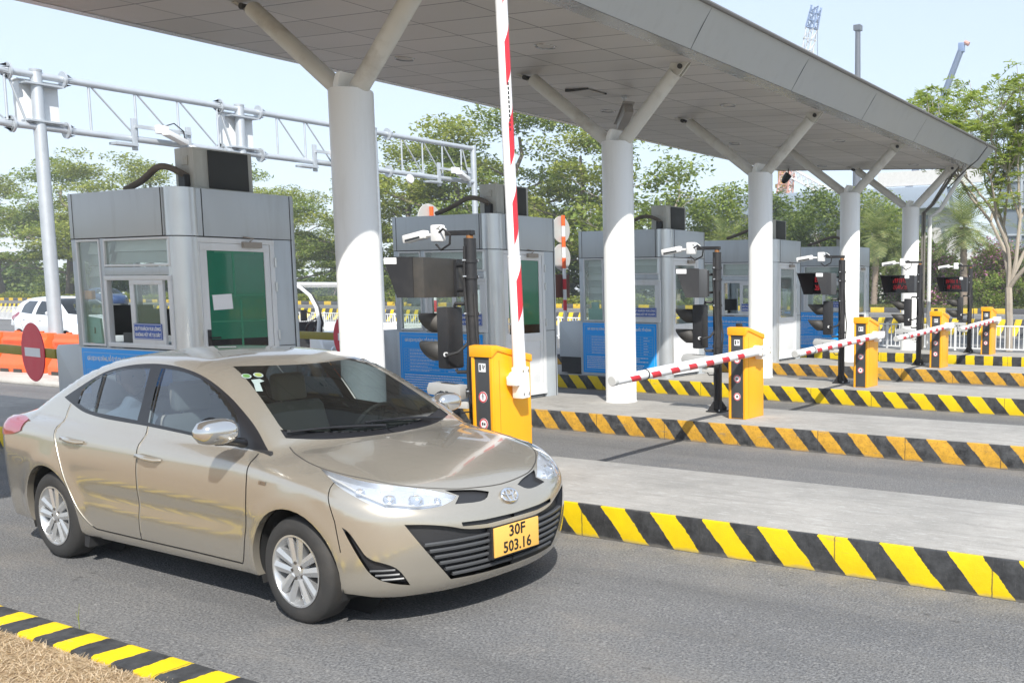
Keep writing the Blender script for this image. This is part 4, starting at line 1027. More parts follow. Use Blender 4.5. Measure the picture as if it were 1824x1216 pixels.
SEDAN = CarShape(
    ([.05, .15, .22, .30, .45, .60, .70, .80, .90, .97, 1.1], [.70, .775, .815, .832, .848, .860, .864, .855, .830, .80, .72]),
    ([-2.4, -2.0, -1.6, -1.2, 0, 1.2, 1.5, 1.8, 2.1], [.90, .945, .975, .995, 1.0, .992, .975, .945, .90]),
    ([.80, .92, 1.0, 1.1, 1.2, 1.3, 1.36, 1.45], [.80, .775, .745, .698, .645, .585, .545, .47]),
    ([-2.0, -1.6, -1.2, -.6, 0, .4, 1.0], [.86, .91, .96, 1.0, 1.0, .985, .95]),
    ([-2.6, -2.2, -2.05, -1.9, -1.75, -1.5, -1.2, -.9, -.6, -.3, 0, .15, .3, .6, .9, 1.10, 1.3, 1.7, 2.6], [.1, .70, .88, .965, 1.035, 1.155, 1.284, 1.362, 1.393, 1.397, 1.383, 1.362, 1.322, 1.190, 1.03, .915, .80, .5, -.5]),
    ([-2.32, -2.25, -2.17, -2.03, -1.8, -1.4, .7, 1.0, 1.3, 1.6, 1.85, 2.0, 2.06, 2.12], [.70, .85, .915, .95, .975, .98, .945, .930, .893, .835, .762, .705, .665, .55]),
    ([.05, .15, .22, .30, .45, .60, .68, .75, .9], [1.92, 2.00, 2.045, 2.075, 2.095, 2.085, 2.055, 2.0, 1.85]),
    2.25, (1.275, -1.275), .285, 1.30, -1.40)
UMAX = SEDAN.XA+SEDAN.RR*math.pi/2; UMIN = SEDAN.XB-SEDAN.RR*math.pi/2
def arch(xc, R_, zc, zlow, n=22):
    a0 = math.asin((zlow-zc)/R_)
    return [(xc+R_*math.cos(a), zc+R_*math.sin(a)) for a in np.linspace(math.pi-a0, a0, n)]
def wheel(parent, x, y, z, sg, R_=.290, rim=.200, name='wheel', simple=False):
    """y is the outer face; sg = -1 on the side that faces -y"""
    wd = .185
    t = empty(name, (x, y, z)); t.parent = parent; KIDS.setdefault(parent.name, []).append(t)
    def Y(d): return -sg*d
    prof = [(rim-.004, .010), (rim+.012, .004), (rim+.035, .0), (R_-.03, .006), (R_-.010, .018), (R_, .035), (R_, .09), (R_, wd-.035), (R_-.01, wd-.018), (R_-.03, wd-.006), (rim, wd)]
    MB().lathe([(r, Y(d)) for r, d in prof], (0, 0, 0), 'y', 64).build('tyre', M['tyre'], t)
    rm = MB(); rm.lathe([(rim-.004, Y(.008)), (rim-.002, Y(.004)), (rim-.012, Y(.004)), (rim-.02, Y(.02)), (rim-.03, Y(.10)), (rim-.03, Y(.16))], (0, 0, 0), 'y', 64)
    hub = [(0, .012), (.026, .012), (.03, .018), (.058, .022), (.066, .05), (.066, .09)]
    rm.lathe([(r, Y(d)) for r, d in hub], (0, 0, 0), 'y', 32)
    n = 5
    for k in range(n):
        for off in (-.235, .235):
            a = 2*math.pi*k/n+.35; c, s_ = math.cos(a), math.sin(a)
            ca, sa = math.cos(a+off), math.sin(a+off)
            tx, tz = -sa, ca
            w0, w1 = .020, .029
            i0 = (c*.045-s_*.022*np.sign(off)*1.0, s_*.045+c*.022*np.sign(off)); o0 = (ca*(rim-.010), sa*(rim-.010))
            d = np.array(o0)-np.array(i0); d /= np.linalg.norm(d); pn = np.array((-d[1], d[0]))
            q = []
            for (cx_, w_, dep) in ((i0, w0, .016), (o0, w1, .010)):
                for sgn in (-1, 1): q.append((cx_[0]+pn[0]*w_*sgn, Y(dep+.004), cx_[1]+pn[1]*w_*sgn))
                q.append((cx_[0], Y(dep-.003), cx_[1]))
            for (cx_, w_, dep) in ((i0, w0, .07), (o0, w1, .05)):
                for sgn in (-1, 1): q.append((cx_[0]+pn[0]*w_*.8*sgn, Y(dep), cx_[1]+pn[1]*w_*.8*sgn))
            rm.add(q, [(0, 2, 5, 3), (2, 1, 4, 5), (0, 3, 8, 6), (1, 7, 9, 4), (3, 5, 4, 9, 8), (0, 6, 7, 1, 2)])
    r_ = rm.build('rim', M['alloy'], t, ang=28)
    m = MB()
    for k in range(5):
        a = 2*math.pi*(k+.5)/5; 
        if not simple: MB().cyl((.045*math.cos(a), Y(.014), .045*math.sin(a)), (.045*math.cos(a), Y(.034), .045*math.sin(a)), .009, n=8).build('lug_nut', M['disc'], r_)
    
    MB().lathe([(0, Y(.085)), (.135, Y(.085)), (.135, Y(.11)), (.0, Y(.11))], (0, 0, 0), 'y', 32).build('brake_disc', M['disc'], t)
    return t
def mirror_uz(pl): return [(2*UMAX-u, z) for u, z in pl]

def build_sedan():
    car = empty('parked_car'); car.name = 'silver_sedan'
    G = .032
    # ---- top patch: bonnet, cowl, windscreen, roof, rear window, boot lid
    K = smooth_poly([(1.99, 0), (1.985, -.10), (1.957, -.25), (1.921, -.335), (1.869, -.42), (1.80, -.512), (1.714, -.599), (1.55, -.672), (1.37, -.700), (1.22, -.692), (1.08, -.655), (.965, -.622),
         (.757, -.575), (.558, -.528), (.365, -.489), (.212, -.463), (.08, -.455), (-.3, -.468), (-.75, -.465), (-1.02, -.475), (-1.25, -.515), (-1.5, -.565), (-1.74, -.615), (-1.84, -.635), (-2.02, -.60), (-2.16, -.47), (-2.225, -.25), (-2.24, 0)], False, 2)
    Kd = dense(K, .025)
    ys = np.linspace(0, -.72, 15)
    hx = lambda y: 1.125-.50*y*y; cx = lambda y: 1.055-.52*y*y; tx = lambda y: .345-.62*y*y
    r0 = lambda y: -1.03-.25*y*y; r1 = lambda y: -1.74+.25*y*y; ta = lambda y: -1.80+.25*y*y
    def band(f, g, inset=.014):
        def yk(f_):
            # where the curve meets K
            best = min(Kd, key=lambda q: abs(q[0]-f_(q[1]))+ (10 if q[1] > -.2 else 0)); return best[1]
        a = yk(f)+inset; b = yk(g)+inset
        return [(f(y), y) for y in np.linspace(0, a, 14)]+[(g(y), y) for y in np.linspace(b, 0, 14)]
    def edge_inset(f, g):
        """band bounded by K itself, pulled in a little"""
        pl = [(f(y), y) for y in np.linspace(0, -.9, 40)]
        return pl
    Ka = np.array(Kd)
    def between(f, g, ins):
        side_ = [q for q in Kd if g(q[1]) < q[0] < f(q[1]) and q[1] < -.2]
        side_ = [(q[0], q[1]+ins) for q in side_]
        if side_[0][0] < side_[-1][0]: side_ = side_[::-1]
        y0 = side_[0][1]; y1 = side_[-1][1]
        return [(f(y), y) for y in np.linspace(0.0, y0, 14)]+side_[1:-1]+[(g(y), y) for y in np.linspace(y1, 0.0, 14)]
    ws = between(cx, tx, .016); cw = between(hx, cx, .006); rw = between(r0, r1, .02)
    hood_line = [(hx(y), y) for y in np.linspace(0, -.655, 16)]
    bl = [(ta(y), y) for y in np.linspace(0, -.63, 16)]
    # bonnet and boot areas for splitting
    hood = [(hx(y)+.006, y) for y in np.linspace(0, -.655, 16)]+[(q[0], q[1]+.005) for q in Kd[::-1] if q[0] > hx(q[1])+.02 and q[1] < -.003][:]
    hood = hood+[(1.985, 0)]
    boot = [(ta(y)-.006, y) for y in np.linspace(0, -.625, 16)]+[(q[0], q[1]+.006) for q in Kd if q[0] < ta(q[1])-.02 and q[1] < -.004]+[(-2.235, 0)]
    outer = Kd
    crease = None
    P = patch(SEDAN, 'top', outer, [('windscreen', ws), ('cowl', cw), ('rear_window', rw), ('bonnet', hood), ('boot_lid', boot)], G, 'roof')
    parts = {}
    # ---- side patch
    tp = SEDAN.uz(SEDAN.top(np.array(Kd)))
    tp[0, 0] = UMAX; tp[-1, 0] = UMIN
    R_ = .347
    lowline = [(UMIN, .26), (-2.5, .235), (-2.2, .225), (-1.95, .215), (-1.275-R_*1.0, .20)]
    low = [(UMIN, .26), (-2.4, .24), (-2.15, .228), (-1.93, .222)] + arch(-1.275, R_, .285, .205)+[(-.8, .196), (-.3, .203), (.2, .206), (.78, .208)]+arch(1.275, R_, .285, .212)+[(1.68, .208), (1.78, .19), (1.92, .180), (2.18, .178), (2.44, .182), (UMAX, .184)]
    side_outer = low+[tuple(q) for q in tp]
    DLO = smooth_poly([(-1.333, 1.06), (-1.232, 1.038), (-1.08, 1.005), (-.953, .984), (-.675, .967), (-.311, .96), (-.054, .952), (.243, .938), (.517, .917), (.969, .887), (.83, .985), (.681, 1.07), (.44, 1.184), (.164, 1.269), (-.117, 1.308), (-.377, 1.318), (-.644, 1.302), (-.891, 1.258), (-1.045, 1.198), (-1.206, 1.12)])
    rq = smooth_poly([(-1.11, 1.035), (-.962, 1.005), (-.855, 1.0), (-.94, 1.225), (-1.035, 1.185), (-1.12, 1.113)])
    rd = smooth_poly([(-.825, .997), (-.55, .990), (-.315, .982), (-.335, 1.10), (-.42, 1.285), (-.62, 1.282), (-.80, 1.258), (-.905, 1.228)])
    fd = smooth_poly([(-.165, .975), (.1, .963), (.40, .945), (.730, .925), (.69, 1.0), (.60, 1.085), (.393, 1.183), (.182, 1.247), (-.068, 1.285), (-.275, 1.291), (-.21, 1.12)])
    rods = [[(-.838, .999), (-.852, 1.001), (-.938, 1.226), (-.915, 1.230)], [(-.175, .977), (-.192, .978), (-.30, 1.291), (-.28, 1.291)]]
    seamB = smooth_poly([(-.185, .955), (-.155, .82), (-.158, .70), (-.188, .502), (-.213, .35), (-.222, .262)], False)
    seamF = smooth_poly([(.90, .882), (.925, .845), (.935, .743), (.91, .597), (.871, .43), (.828, .30), (.80, .262)], False)
    seamR = smooth_poly([(-1.205, 1.025), (-1.215, .95), (-1.165, .86), (-1.10, .745), (-1.038, .60), (-.962, .439), (-.857, .318), (-.80, .28), (-.74, .264)], False)
    sill = [(-.74, .264), (-.272, .264), (.277, .266), (.80, .262)]
    head = smooth_poly([(1.374, .833), (1.491, .817), (1.639, .796), (1.818, .767), (2.009, .739), (2.17, .708), (2.262, .680), (2.215, .660), (2.13, .643), (2.009, .644), (1.86, .660), (1.778, .692), (1.683, .736), (1.55, .79)])
    head_in = [(1.45, .812), (1.58, .792), (1.66, .766), (1.56, .794)]
    upg = smooth_poly([(2.195, .712), (2.405, .694), (2.50, .672), (2.44, .632), (2.235, .646), (2.276, .680)])
    upc = [(2.33, .694), (UMAX, .685), (UMAX, .68), (2.42, .684)]
    slot = [(2.256, .552), (2.40, .543), (UMAX, .538), (UMAX, .517), (2.42, .517), (2.262, .530)]
    lowg = smooth_poly([(1.957, .577), (2.066, .567), (2.188, .542), (2.281, .510), (2.433, .494), (UMAX, .488), (UMAX, .238), (2.346, .242), (2.19, .247), (2.119, .342), (2.049, .44)])
    fog = smooth_poly([(1.654, .573), (1.691, .552), (1.735, .48), (1.778, .407), (1.877, .376), (1.93, .337), (1.973, .248), (1.881, .268), (1.793, .308), (1.74, .40)])
    tail = smooth_poly([(-2.15, .865), (-1.95, .905), (-1.78, .915), (-1.635, .902), (-1.63, .83), (-1.75, .795), (-1.95, .78), (-2.15, .775)])
    bump_seam = [(1.64, .46), (1.60, .62), (1.55, .73), (1.56, .775)]
    gaps = []
    for pl in (seamB, seamF, seamR, sill): gaps.append(('shut_line', strip(dense(pl, .03), .005)))
    gaps.append(('bonnet_gap', strip(dense([(1.640, .44), (1.615, .60), (1.575, .72), (1.56, .785)], .03), .003)))
    # fuel of detail: slats across the lower grille and the fog bezel, as strips of the same surface
    slats = []
    for k in range(6):
        z = .272+.036*k; slats.append([(1.99, z-.006), (UMAX, z-.006), (UMAX, z+.012), (1.96, z+.012)])
    regs = gaps+[('headlamp', head), ('tail_lamp', tail), ('upper_grille', upg), ('slot', slot), ('lower_grille', lowg), ('fog_bezel', fog),
            ('pillar_rod', rods[0]), ('pillar_rod_b', rods[1]), ('quarter_glass', rq), ('rear_glass', rd), ('front_glass', fd), ('window_trim', DLO)]
    door_f = seamF+sill[::-1][1:3]+seamB[::-1]+[(.0, .945), (.45, .91)]
    door_r = seamB+[(-.272, .264), (-.74, .264)]+seamR[::-1]+[(-.9, .97), (-.5, .955)]
    regs += [('front_door', door_f), ('rear_door', door_r)]
    Q = patch(SEDAN, 'side', side_outer, regs, G, 'body')
    body = panel('body', [Q['body'], P['roof']], M['car_champagne'], car)
    panel('bonnet', [P['bonnet']], M['car_champagne'], car)
    panel('boot_lid', [P['boot_lid']], M['car_champagne'], car)
    panel('windscreen', [P['windscreen']], M['windscreen'], car)
    panel('rear_window', [P['rear_window']], M['car_glass'], car)
    panel('cowl', [P['cowl']], M['car_trim'], car, .006)
    doors = {}
    for nm in ('front_door', 'rear_door'):
        for sg in (False, -1):
            doors[nm, sg] = panel('door', [Q[nm]], M['car_champagne'], car, mirror=sg)
    for nm, dn in (('quarter_glass', None), ('rear_glass', 'rear_door'), ('front_glass', 'front_door')):
        for sg in (False, -1):
            panel('window', [Q[nm]], M['car_glass'], doors[dn, sg] if dn else car, .006, mirror=sg)
    for sg in (False, -1):
        panel('window_trim', [Q['window_trim']], M['car_trim'], car, mirror=sg)
            # lamps: a bright bowl sunk behind a clear lens
        hl = panel('headlamp', [Q['headlamp']], M['lamp_bowl'], car, .035, mirror=sg)
        panel('lens', [Q['headlamp']], M['lamp_lens'], hl, .002, wall=False, mirror=sg)
        q = SEDAN.side(np.array([(2.02, .690), (1.88, .705), (1.72, .748), (2.14, .676)])); nq = SEDAN.grad(q); s_ = 1 if sg is False else -1
        for i_, rr_ in enumerate((.036, .030, .022, .018)):
            c = q[i_]-nq[i_]*.028; m = MB(); T_ = Vector((nq[i_][0], nq[i_][1]*s_, nq[i_][2])).to_track_quat('Z', 'Y').to_matrix().to_4x4()
            m.T = Matrix.Translation((c[0], c[1]*s_, c[2])) @ T_
            m.lathe([(0, .004), (rr_*.45, .006), (rr_*.8, .012), (rr_, .022), (rr_*1.1, .02)], n=20); m.build('reflector', M['chrome'], hl, fix=False)
        st = SEDAN.side(np.array([(1.47, .812), (1.60, .785), (1.74, .735), (1.86, .688), (2.02, .664), (2.15, .662)])); ns_ = SEDAN.grad(st)
        st = st-ns_*.012; MB().tube([(a[0], a[1]*s_, a[2]) for a in st], .006, 8).build('light_strip', M['grey_plastic'], hl)
        tl = panel('tail_lamp', [Q['tail_lamp']], M['tail_red'], car, -.006, mirror=sg)
        fb = panel('fog_bezel', [Q['fog_bezel']], M['grille_black'], car, .025, mirror=sg)
        for k in range(3):
            z = .285+.026*k; u0, u1 = (1.83-.025*k, 1.945-.02*k); pts = SEDAN.side(np.array([(u0, z), ((u0+u1)/2, z), (u1, z)])); nn = SEDAN.grad(pts); pts = pts-nn*.012
            MB().tube([(a[0], a[1]*s_, a[2]) for a in pts], .007, 6).build('bar', M['grille_bar'], fb)
    [panel('shut_line', [Q['shut_line']], M['gap_dark'], body, .004, wall=True, mirror=sg) for sg in (False, -1)]
    for pl_, rr_, dn in ((seamR[:-2], .0032, 'rear_door'), (seamB[:-1], .0026, 'front_door')):  # thin pale tubes along the door seams stand in for glints of sun
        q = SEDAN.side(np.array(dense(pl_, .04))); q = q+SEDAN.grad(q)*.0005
        for sg in (-1, 1): MB().tube([(a[0]+.009, a[1]*sg, a[2]) for a in q], rr_, 6).build('edge_glint', M['edge_glint'], doors[dn, False if sg == 1 else -1])
    panel('bonnet_gap', [Q['bonnet_gap']], M['gap_dark'], body, .006, wall=True)
    kk = SEDAN.top(np.array([q for q in Kd if q[0] > 1.0])); kn = SEDAN.grad(kk); kk = kk-kn*.0015
    for sg in (1, -1): MB().tube([(a[0], a[1]*sg, a[2]) for a in kk], .0042, 6).build('bonnet_gap', M['gap_dark'], body)
    [panel('upper_grille', [Q['upper_grille']], M['grille_black'], car, .015, mirror=sg) for sg in (False, -1)]
    panel('bumper_slot', [Q['slot']], M['grille_black'], car, .02)
    lg = panel('lower_grille', [Q['lower_grille']], M['grille_black'], car, .035)
    for k in range(6):
        z = .272+.037*k
        ul = 2.19-.14*(k/5)**.8*1.05+.012
        us = np.linspace(ul, UMAX, 16); pts = SEDAN.side(np.stack([us, np.full_like(us, z)], -1)); nn = SEDAN.grad(pts); pts = pts-nn*.010
        full = [(a[0], a[1], a[2]) for a in pts]+[(a[0], -a[1], a[2]) for a in pts[::-1][1:]]
        m = MB(); n_ = len(full)
        for i in range(n_-1):
            a, b_ = Vector(full[i]), Vector(full[i+1])
        vs = []
        nf = [(v[0], v[1], v[2]) for v in nn]+[(v[0], -v[1], v[2]) for v in nn[::-1][1:]]
        for p_, v in zip(full, nf):
            p_ = Vector(p_); v = Vector((v[0], v[1], 0)).normalized()
            vs += [p_+Vector((0, 0, .008)), p_+v*.006+Vector((0, 0, .002)), p_+v*.004-Vector((0, 0, .009)), p_-v*.02-Vector((0, 0, .006)), p_-v*.02+Vector((0, 0, .006))]
        m.add(vs, [(5*i+j, 5*i+(j+1) % 5, 5*i+5+(j+1) % 5, 5*i+5+j) for i in range(n_-1) for j in range(5)])
        m.build('bar', M['grille_bar'], lg, ang=30)
    # number plate and emblem on the nose
    pc = SEDAN.side(np.array([(UMAX, .405)]))[0]
    pl = MB().box(pc[0]+.004, pc[0]+.014, -.178, .178, .322, .487).build('number_plate', M['plate_yellow'], car, bev=.003)
    MB().box(pc[0]-.03, pc[0]+.003, -.188, .188, .315, .494).build('backing', M['grille_black'], pl)
    rt = face_rot(1, 0)
    text_part('lettering', '30F', .088, M['ink'], pl, (pc[0]+.0145, 0, .447), rt, sx=1.03, bold=.0015)
    text_part('lettering', '503.16', .088, M['ink'], pl, (pc[0]+.0145, 0, .362), rt, sx=.95, bold=.0015)
    ec = SEDAN.side(np.array([(UMAX, .634)]))[0]
    en = SEDAN.grad(ec[None])[0]
    Te = Matrix.Translation((ec[0]+.004, 0, .634)) @ Matrix.Rotation(math.atan2(en[2], en[0])*-1, 4, 'Y') @ face_rot(1, 0).to_4x4()
    bk = MB(); bk.T = Te; bk.lathe([(0, .004), (.06, .002), (.066, -.006)], n=36); bk.T = None
    for i_, v in enumerate(bk.v): pass
    eb = MB(); eb.T = Te @ Matrix.Diagonal((1, .72, 1, 1)); eb.lathe([(0, .003), (.064, .001), (.068, -.01)], n=36); em = eb.build('emblem', M['car_champagne'], car, fix=False)
    def ring(a, b_, cx_, cy_, r=.006):
        pts = [Te @ Vector((cx_+a*math.cos(t), cy_+b_*math.sin(t), .006)) for t in np.linspace(0, 2*math.pi, 41)]
        MB().tube(pts, r, 8, False).build('ring', M['chrome'], em)
    ring(.059, .040, 0, 0, .0065); ring(.020, .038, 0, 0, .005); ring(.040, .018, 0, .018, .005)
    # wing bar that carries the emblem
    wv = [(2.30, .690), (UMAX, .668), (UMAX, .588), (2.50, .604), (2.42, .634)]
    # underside, wheel wells, cabin floor
    MB().prism([(-2.0, -.45), (-1.7, -.66), (1.55, -.66), (1.85, -.40), (1.85, .40), (1.55, .66), (-1.7, .66), (-2.0, .45)], .17, .19, 'z').build('underbody', M['liner'], car)
    for xc in (1.275, -1.275):
        for sg in (-1, 1):
            m = MB(); yo = -.83 if xc > 0 else -.83
            m.lathe([(R_+.004, sg*.50), (R_+.004, sg*.80)], (xc, 0, .285), 'y', 40, R(-20), R(200)); m.lathe([(0, sg*.52), (R_+.004, sg*.52)], (xc, 0, .285), 'y', 40)
            m.build('wheel_liner', M['liner'], car, fix=False)
            # rolled arch lip
            pts = SEDAN.side(np.array([(xc+R_*math.cos(a), .285+R_*math.sin(a)) for a in np.linspace(R(-12), R(192), 40)]))
            vs = []
            for p_ in pts: vs += [(p_[0], p_[1]*-sg, p_[2]), (p_[0]-(p_[0]-xc)*-.0, (abs(p_[1])-.04)*sg, p_[2]+.0)]
            m = MB(); m.add(vs, [(2*i, 2*i+1, 2*i+3, 2*i+2) for i in range(39)]); m.build('arch_lip', M['car_champagne'], car, fix=False)
            wheel(car, xc, sg*.832, .287, sg)
    for sg in (-1, 1):
        MB().prism([(-.885, .215), (-.945, .215), (-.96, .12), (-.91, .115)], sg*.66, sg*.80, 'y').build('mud_flap', M['rubber'], car)
        # mirrors
        m = MB(); mx, my = (.845, .965) if sg < 0 else (.60, .90)
        m.T = Matrix.Translation((mx, sg*my, 1.025 if sg < 0 else .985)) @ Matrix.Rotation(R(-6)*-sg, 4, 'Z')
        prof = []
        n = 20; rings = 9; vs = []
        for i in range(rings):
            t = i/(rings-1); yy = -.115+.23*t; e = math.sqrt(max(0, 1-abs(2*t-1)**3.2)); 
            for j in range(n):
                a = 2*math.pi*j/n; ca, sa = math.cos(a), math.sin(a)
                px = .085*(abs(ca)**.8)*np.sign(ca)*(.35+.65*e)*(1 if ca > 0 else .55); pz = .072*(abs(sa)**.8)*np.sign(sa)*(.25+.75*e)*(1-.18*abs(t-.35))
                vs.append((px, yy*sg*-1*-1, pz))
        fs = [(i*n+j, i*n+(j+1) % n, (i+1)*n+(j+1) % n, (i+1)*n+j) for i in range(rings-1) for j in range(n)]+[tuple(range(n)), tuple((rings-1)*n+j for j in range(n))]
        m.add(vs, fs); mr = m.build('mirror', M['mirror_shell'] if 'mirror_shell' in M else M['chrome'], car, ang=60)
        m = MB(); m.tube([(mx-.045, sg*(my-.185), .935), (mx-.015, sg*(my-.135), .95), (mx-.005, sg*(my-.065), .965 if sg < 0 else .945), (mx, sg*my, .968 if sg < 0 else .945)], [.03, .026, .024, .02], 10); m.build('stalk', M['car_trim'], mr)
        m = MB(); m.T = Matrix.Translation((mx-.045, sg*my, 1.025 if sg < 0 else .985)); m.lathe([(0, 0), (.075, .0)], (0, 0, 0), 'x', 20); m.build('glass', M['lens'], mr, fix=False)
        # door handles
        for xh, zh, dn in ((.0-.02, .792, 'front_door'), (-.905, .827, 'rear_door')):
            a = SEDAN.side(np.array([(xh-.125, zh+.004), (xh-.10, zh+.006), (xh, zh), (xh+.10, zh-.004), (xh+.13, zh-.006)])); dd = (.0, .022, .030, .024, .0)
            pts = [(q[0], (abs(q[1])+dd[i_])*sg, q[2]) for i_, q in enumerate(a)]
            key = (dn, False if sg == -1 else -1)
            MB().tube(pts, [.008, .015, .017, .016, .009], 10).build('handle', M['car_champagne'], doors[key])
            c = SEDAN.side(np.array([(xh-.02, zh+.012)]))[0]
            m = MB(); m.T = Matrix.Translation((c[0], (abs(c[1])-.012)*sg, c[2])) @ Matrix.Diagonal((1.6, 1, .75, 1)); m.lathe([(0, -.0), (.035, .008), (.046, .014)], (0, 0, 0), 'y', 20); m.build('handle_cup', M['car_champagne'], doors[key])
        # side marker
        c = SEDAN.side(np.array([(1.07, .752)]))[0]; m = MB(); m.T = Matrix.Translation((c[0], (abs(c[1])-.002)*sg, c[2])); m.prism([(-.035, -.01), (.03, -.014), (.035, .008), (-.028, .012)], -.006*sg*-1, .006*sg, 'y'); m.build('side_marker', M['chrome'], car, bev=.003)
    # cabin: dashboard, seats, steering wheel
    m = MB(); m.box(-1.55, 1.0, -.72, .72, .26, .28); m.build('cabin_floor', M['dash'], car)
    for sg in (-1, 1): MB().box(-1.3, 1.0, sg*.735, sg*.75, .28, .90).build('door_trim', M['dash'], car)
    m = MB(); m.prism([(1.02, .28), (1.02, .88), (.92, .925), (.72, .915), (.60, .84), (.62, .5), (.7, .28)], -.70, .70, 'y'); m.build('dashboard', M['dash'], car, bev=.03, seg=3)
    MB().prism([(.70, .90), (.70, .945), (.86, .94), (.88, .9)], .18, .56, 'y').build('instrument_hood', M['dash'], car, bev=.015)
    def seat(x, y, w2, rear=False):
        s_ = empty('seat', (x, y, .28)); s_.parent = car; KIDS.setdefault(car.name, []).append(s_)
        MB().prism([(-.25, 0), (.27, .0), (.27, .2), (.2, .25), (-.2, .20)], -w2, w2, 'y').build('cushion', M['seat'], s_, bev=.04, seg=3)
        MB().prism([(-.16, .15), (-.30, .15), (-.46, .66), (-.40, .72), (-.34, .68)], -w2*.94, w2*.94, 'y').build('backrest', M['seat'], s_, bev=.04, seg=3)
        for yy in ((0,) if not rear else (-.4, .4)):
            MB().prism([(-.37, .72), (-.45, .72), (-.48, .88), (-.44, .915), (-.39, .89)], yy-.12, yy+.12, 'y').build('headrest', M['seat'], s_, bev=.03, seg=3)
            MB().cyl((-.42, yy-.06, .66), (-.425, yy-.06, .74), .006, n=6).build('post', M['chrome'], s_)
    seat(.02, -.36, .25); seat(.02, .36, .25); seat(-.85, 0, .62, True)
    m = MB(); T_ = Matrix.Translation((.52, .36, .86)) @ Matrix.Rotation(R(-64), 4, 'Y'); m.T = T_
    m.tube([(.185*math.cos(a), .185*math.sin(a), 0) for a in np.linspace(0, 2*math.pi, 40)], .014, 8, False)
    m.cbox((0, 0, -.01), (.10, .14, .03)); m.beam((0, .06, -.01), (0, .18, 0), .03, .015); m.beam((0, -.06, -.01), (0, -.18, 0), .03, .015); m.beam((.05, 0, -.01), (.18, 0, 0), .03, .015)
    m.build('steering_wheel', M['dash'], car)
    # wipers lying on the foot of the windscreen
    for (x0, y0), (x1, y1) in (((1.06, -.02), (.93, -.575)), ((1.02, .47), (1.005, -.10))):
        a = SEDAN.top(np.array([(x0+(x1-x0)*t, y0+(y1-y0)*t) for t in np.linspace(0, 1, 9)])); nn = SEDAN.grad(a); a = a+nn*.022
        wp = MB().tube([tuple(q) for q in a], [.011, .010, .009, .008, .008, .007, .007, .006, .005], 8).build('wiper', M['car_trim'], car)
        b_ = SEDAN.top(np.array([(x0+(x1-x0)*t-.012, y0+(y1-y0)*t) for t in np.linspace(.12, 1.02, 9)])); b_ = b_+SEDAN.grad(b_)*.010
        MB().tube([tuple(q) for q in b_], .007, 6).build('blade', M['car_trim'], wp)
    # inspection stickers on the windscreen corner
    for j, (sx, sy) in enumerate(((.378, -.463), (.394, -.396))):
        a = np.linspace(0, 2*math.pi, 25)[:-1]
        for rr_, mt, of in ((.034, 'sticker_white', .004), (.024, 'sticker_green' if j == 0 else 'sticker_yellow', .006)):
            pts = SEDAN.top(np.stack([sx+rr_*.85*np.cos(a), sy+rr_*.8*np.sin(a)], -1)); pts = pts+SEDAN.grad(pts)*of
            if rr_ == .034: st = MB().poly([tuple(q) for q in pts]).build('sticker', M[mt], car, fix=False, smooth=False)
            else: MB().poly([tuple(q) for q in pts]).build('seal', M[mt], st, fix=False, smooth=False)
    pts = SEDAN.top(np.array([(.425, -.465), (.435, -.415), (.465, -.405), (.470, -.44), (.55, -.475), (.535, -.51), (.47, -.478)])); pts = pts+SEDAN.grad(pts)*.004
    MB().poly([tuple(q) for q in pts]).build('paper_slip', M['sticker_white'], car, fix=False, smooth=False)
    return car
M['sticker_white'] = pm('sticker_white', (.30, .36, .34), .6); M['sticker_green'] = pm('sticker_green', (.10, .22, .06), .5, var=.3, vs=40); M['sticker_yellow'] = pm('sticker_green_yellow', (.25, .30, .08), .5, var=.3, vs=40)  # sticker colours dimmed to stand in for the tint of the glass
M['mirror_shell'] = pm('silver_mirror_shell', (.62, .61, .59), .12, .9, var=.02)
sedan = build_sedan()
sedan.location = (2.196+.01, -2.512-.035, 0); sedan.scale = (1, .96, 1); sedan.rotation_euler = (0, 0, R(-1.7))
tag(sedan, 'champagne silver sedan driving past the nearest barrier with a yellow number plate', 'car')
# ------------------------------------------------------------------ overhead gantry: posts, chords, lattice and the equipment clamped on it
GXW = -14.0
M['cab_grey'] = pm('pale_grey_cabinet', (.72, .74, .75), .45, var=.04, dirt=.1)
M['galv'] = pm('galvanised_steel_worn', (.50, .53, .56), .48, .5, var=.14, vs=5)
gr = empty('overhead_gantry', (GXW, 3.97, 0), 0, 'galvanised steel lattice gantry crossing the lanes on tall round posts', 'gantry')
def gl(y): return y-3.97
ZT, ZB = 5.93, 4.93
for j, y in enumerate((-4.0, 3.97, 8.2, 12.0, 15.72)):
    if j in (0, 1, 2, 3):
        m = MB(); m.tube([(0, gl(y), .02), (0, gl(y), 4.0), (0, gl(y), 6.02)], [.125, .115, .10], 28)
        p = m.build('post', M['galv'], gr)
        m = MB(); m.box(-.26, .26, gl(y)-.26, gl(y)+.26, 0, .03); m.build('base_plate', M['galv'], p)
        for k in range(8):
            m = MB(); m.T = Matrix.Translation((0, gl(y), 0)) @ Matrix.Rotation(R(45*k), 4, 'Z'); m.prism([(.11, .03), (.24, .03), (.12, .30)], -.007, .007, 'y'); m.build('gusset', M['galv'], p)
        MB().lathe([(.0, 6.05), (.11, 6.04), (.105, 6.0)], (0, gl(y), 0), n=24).build('cap', M['galv'], p)
    else:
        m = MB(); m.tube([(0, gl(y)-.05, .02), (0, gl(y)-.05, 6.0)], .085, 20); m.build('post', M['galv'], gr)
